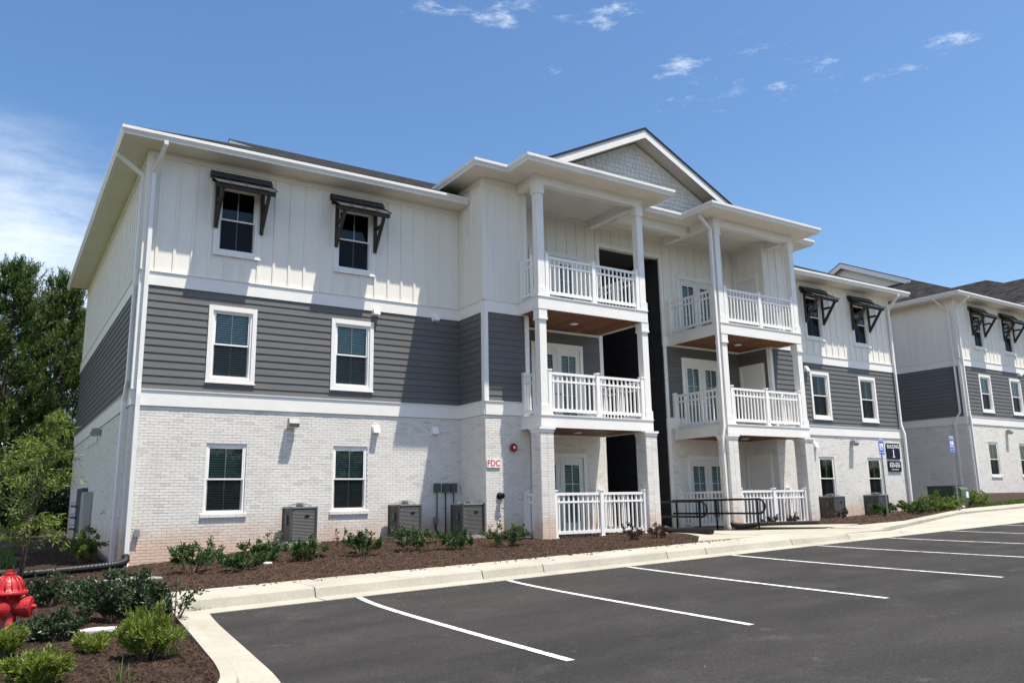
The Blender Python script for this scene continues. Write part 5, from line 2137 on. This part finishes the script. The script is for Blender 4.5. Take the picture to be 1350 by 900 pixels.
drain([(.09, -.20, -.10), (.05, -.36, -.20), (-.2, -.58, -.25), (-.8, -.75, -.28), (-1.6, -.85, -.31), (-2.6, -.9, -.35), (-4.5, -1.0, -.38)], .08,
      'black corrugated pipe running left from the corner downspout')
drain([(13.92, -2.78, .06), (13.9, -3.1, -.0), (13.78, -3.7, .02), (13.55, -4.5, .04), (13.35, -5.1, .05)], .088,
      'black corrugated pipe ending on the mulch beside the nearer handrail')
drain([(17.0, -2.5, .10), (17.05, -2.8, .03), (17.25, -3.3, .06), (17.55, -3.9, .085), (17.8, -4.4, .10), (18.05, -4.9, .11)], .088,
      'black corrugated pipe curving from the porch downspout towards the right')

# ------------------------------------------------------------------ utilities
def transformer():
    x, y = 28.0, -3.2
    T = thing('utility_cabinet', 'green padmount electrical cabinet beside the far parking sign', 'utility cabinet', (30.2, -2.35, .34), math.radians(2))
    MB().box(-.45, .45, -.6, 1.05, -.2, .06).build('pad', 'rock', T)
    MB().prism([(-.29, -.1, .06), (-.29, .95, .06), (-.29, .95, .92), (-.29, -.1, .92)], (.58, 0, 0)).build('tank', 'green', T)
    MB().prism([(-.31, -.42, .06), (-.31, -.105, .06), (-.31, -.105, .90), (-.31, -.36, .86), (-.31, -.42, .79)], (.62, 0, 0)).build('door', 'pale_green', T)
    MB().box(-.33, .33, -.15, 1.0, .9205, .945).build('lid', 'green', T)
    MB().box(.04, .22, -.432, -.4205, .46, .70).build('label_plate', 'white', T)
    MB().box(-.08, -.04, -.435, -.4205, .35, .6).build('handle', 'steel', T)


transformer()
T = thing('meter_bank', 'dark electric meter panel with three round meters on the end wall', 'electric meters', (-.016, 10.4, .0), -math.pi / 2)
MB().box(0, 2.0, -.14, -.001, .0, 1.65).build('panel', 'darkpanel', T)
for k in range(3):
    MB().lathe([(.10, 0), (.10, .06), (.085, .07), (.08, .17), (.06, .19)], 16, (.5, -.1405, .42 + k * .36), 'y').build('meter', 'steel', T, True)
T = thing('service_cabinet', 'beige electrical cabinet beside the dark meter panel', 'cabinet', (-.016, 7.9, .15), -math.pi / 2)
MB().box(0, 1.1, -.20, -.001, .0, 1.35).build('body', 'tan', T)
MB().box(.03, 1.07, -.215, -.2005, .42, 1.31).build('upper_door', 'tan', T)
MB().box(.03, 1.07, -.215, -.2005, .04, .40).build('lower_door', 'tan', T)
MB().tube([(.55, -.10, -.5), (.55, -.10, 0)], .05, 8).build('conduit', 'steel', T)
T = thing('hose_bib', 'small outdoor tap on the end wall near the corner', 'tap', (-.016, 3.3, .9), -math.pi / 2)
MB().tube([(0, 0, 0), (0, -.08, 0), (0, -.11, -.05)], .015, 8).build('spout', 'steel', T)
MB().lathe([(.035, .05), (.035, .06)], 10, (0, -.05, .0), 'z').build('handle', 'redmetal', T)

T = thing('cleanout_pipe', 'white capped cleanout pipe by the leftmost front shrub', 'pipe', (1.9, -2.9, bed(1.9, -2.9) - .05), 0, 'white plastic pipes and lids in the bed')
MB().tube([(0, 0, 0), (0, 0, .17)], .055, 12).build('pipe', 'vinyl', T)
MB().lathe([(.065, .17), (.065, .215), (.03, .22), (.03, .235)], 12).build('cap', 'vinyl', T)
T = thing('cleanout_cover', 'flat white cleanout lid behind the second front shrub', 'lid', (2.35, -3.35, bed(2.35, -3.35)), 0, 'white plastic pipes and lids in the bed')
MB().lathe([(.10, -.03), (.10, .03), (.06, .045)], 14).build('lid', 'vinyl', T)


def stone(x, y, rx, ry, h, m, label, seed, rot=0):
    r = random.Random(seed)
    n = 11
    pr = [(math.cos(6.283 * i / n + r.uniform(-.15, .15)) * rx * r.uniform(.82, 1.1), math.sin(6.283 * i / n) * ry * r.uniform(.82, 1.1)) for i in range(n)]
    c, s = math.cos(rot), math.sin(rot)
    z = bed(x, y)
    mb = MB()
    ring = [(x + c * a - s * b, y + s * a + c * b) for a, b in pr]
    mb.v += [(a, b, z - .05) for a, b in ring] + [(a, b, z + h * r.uniform(.7, 1)) for a, b in ring] + [(x + (a - x) * .7, y + (b - y) * .7, z + h * r.uniform(1, 1.2)) for a, b in ring]
    for k in range(2):
        for i in range(n):
            j = (i + 1) % n
            mb.f.append((k * n + i, k * n + j, k * n + n + j, k * n + n + i))
    mb.f.append(tuple(range(2 * n, 3 * n)))
    tag(mb.build('stone' if m == 'paleflat' else 'splash_block', m), label, 'stone' if m == 'paleflat' else 'splash block')


stone(-.25, -3.9, .50, .45, .05, 'rock', 'flat grey green block in the mulch right of the drain pipe', 3)
stone(-1.46, -10.12, .22, .12, .05, 'paleflat', 'bright pale flat stone under the dark island shrubs', 5, .3)
stone(-1.75, -10.05, .14, .12, .05, 'paleflat', 'small pale stone beside the low dark shrub', 6, .1)
for i, (x, y) in enumerate(((29.0, -3.05), (28.6, -3.1), (29.4, -3.0))):
    stone(x, y, .16, .1, .08, 'paleflat', ('middle pale stone under the shrubs by the far walk', 'left pale stone under the shrubs by the far walk', 'right pale stone under the shrubs by the far walk')[i], 20 + i)


# ------------------------------------------------------------------ hydrant
def hydrant():
    x, y = -2.29, -9.35
    T = thing('fire_hydrant', 'red fire hydrant at the left edge of the island', 'hydrant', (x, y, bed(x, y) - .20))
    n = 28
    MB().lathe([(.165, 0), (.165, .03), (.13, .035), (.115, .06), (.115, .13)], n).build('foot', 'red', T, True)
    MB().lathe([(.16, .13), (.16, .165), (.12, .17), (.118, .45), (.125, .50), (.125, .60), (.15, .61)], n).build('barrel', 'red', T, True)
    MB().lathe([(.195, .608), (.20, .62), (.20, .645), (.19, .652), (.165, .655), (.152, .68), (.135, .74), (.10, .785), (.06, .81), (.055, .815)], n).build('bonnet', 'red', T, True)
    rb = MB()
    for k in range(14):
        a = 6.283 * k / 14
        c, s = math.cos(a), math.sin(a)
        rb.tube([(.157 * c, .157 * s, .66), (.145 * c, .145 * s, .72), (.112 * c, .112 * s, .785), (.062 * c, .062 * s, .815)], .010, 5)
    rb.build('bonnet_rib', 'red', T, True, kind='stuff')
    MB().lathe([(.052, .812), (.052, .845), (.03, .85)], 16).lathe([(.024, .85), (.022, .885)], 5).build('operating_nut', 'red', T)
    a0 = math.radians(-18)
    P = empty('nozzle', T, (0, 0, .47), a0)
    MB().lathe([(.095, .06), (.095, .15), (.112, .155), (.115, .235), (.104, .25), (.05, .256), (.026, .26), (.024, .30)], 20, axis='x').build('pumper_cap', 'red', P)
    P2 = empty('nozzle', T, (0, 0, .46), a0)
    MB().lathe([(.075, .08), (.075, .145), (.088, .15), (.088, .175), (.06, .185), (.045, .19), (.022, .195), (.022, .215)], 18, axis='y').build('side_cap', 'red', P2)
    P3 = empty('nozzle', T, (0, 0, .50), a0 + math.pi)
    MB().lathe([(.06, .08), (.06, .14), (.07, .145), (.07, .19), (.03, .195), (.02, .22)], 18, axis='x').build('side_cap', 'red', P3, True)
    MB().tube(spline([(.10, -.06, .42), (.11, -.10, .33), (.14, -.1, .26), (.17, -.07, .22), (.15, -.03, .28)], 5), .006, 5).build('chain', 'steel', T)
    bl = MB()
    for k in range(8):
        a = 6.283 * k / 8
        bl.tube([(.18 * math.cos(a), .18 * math.sin(a), .59), (.18 * math.cos(a), .18 * math.sin(a), .66)], .012, 6)
    bl.build('bolt', 'red', T, kind='stuff')
    MB().box(-.118, -.085, -.10, -.09, .52, .58).build('tag', 'vinyl', T)


hydrant()
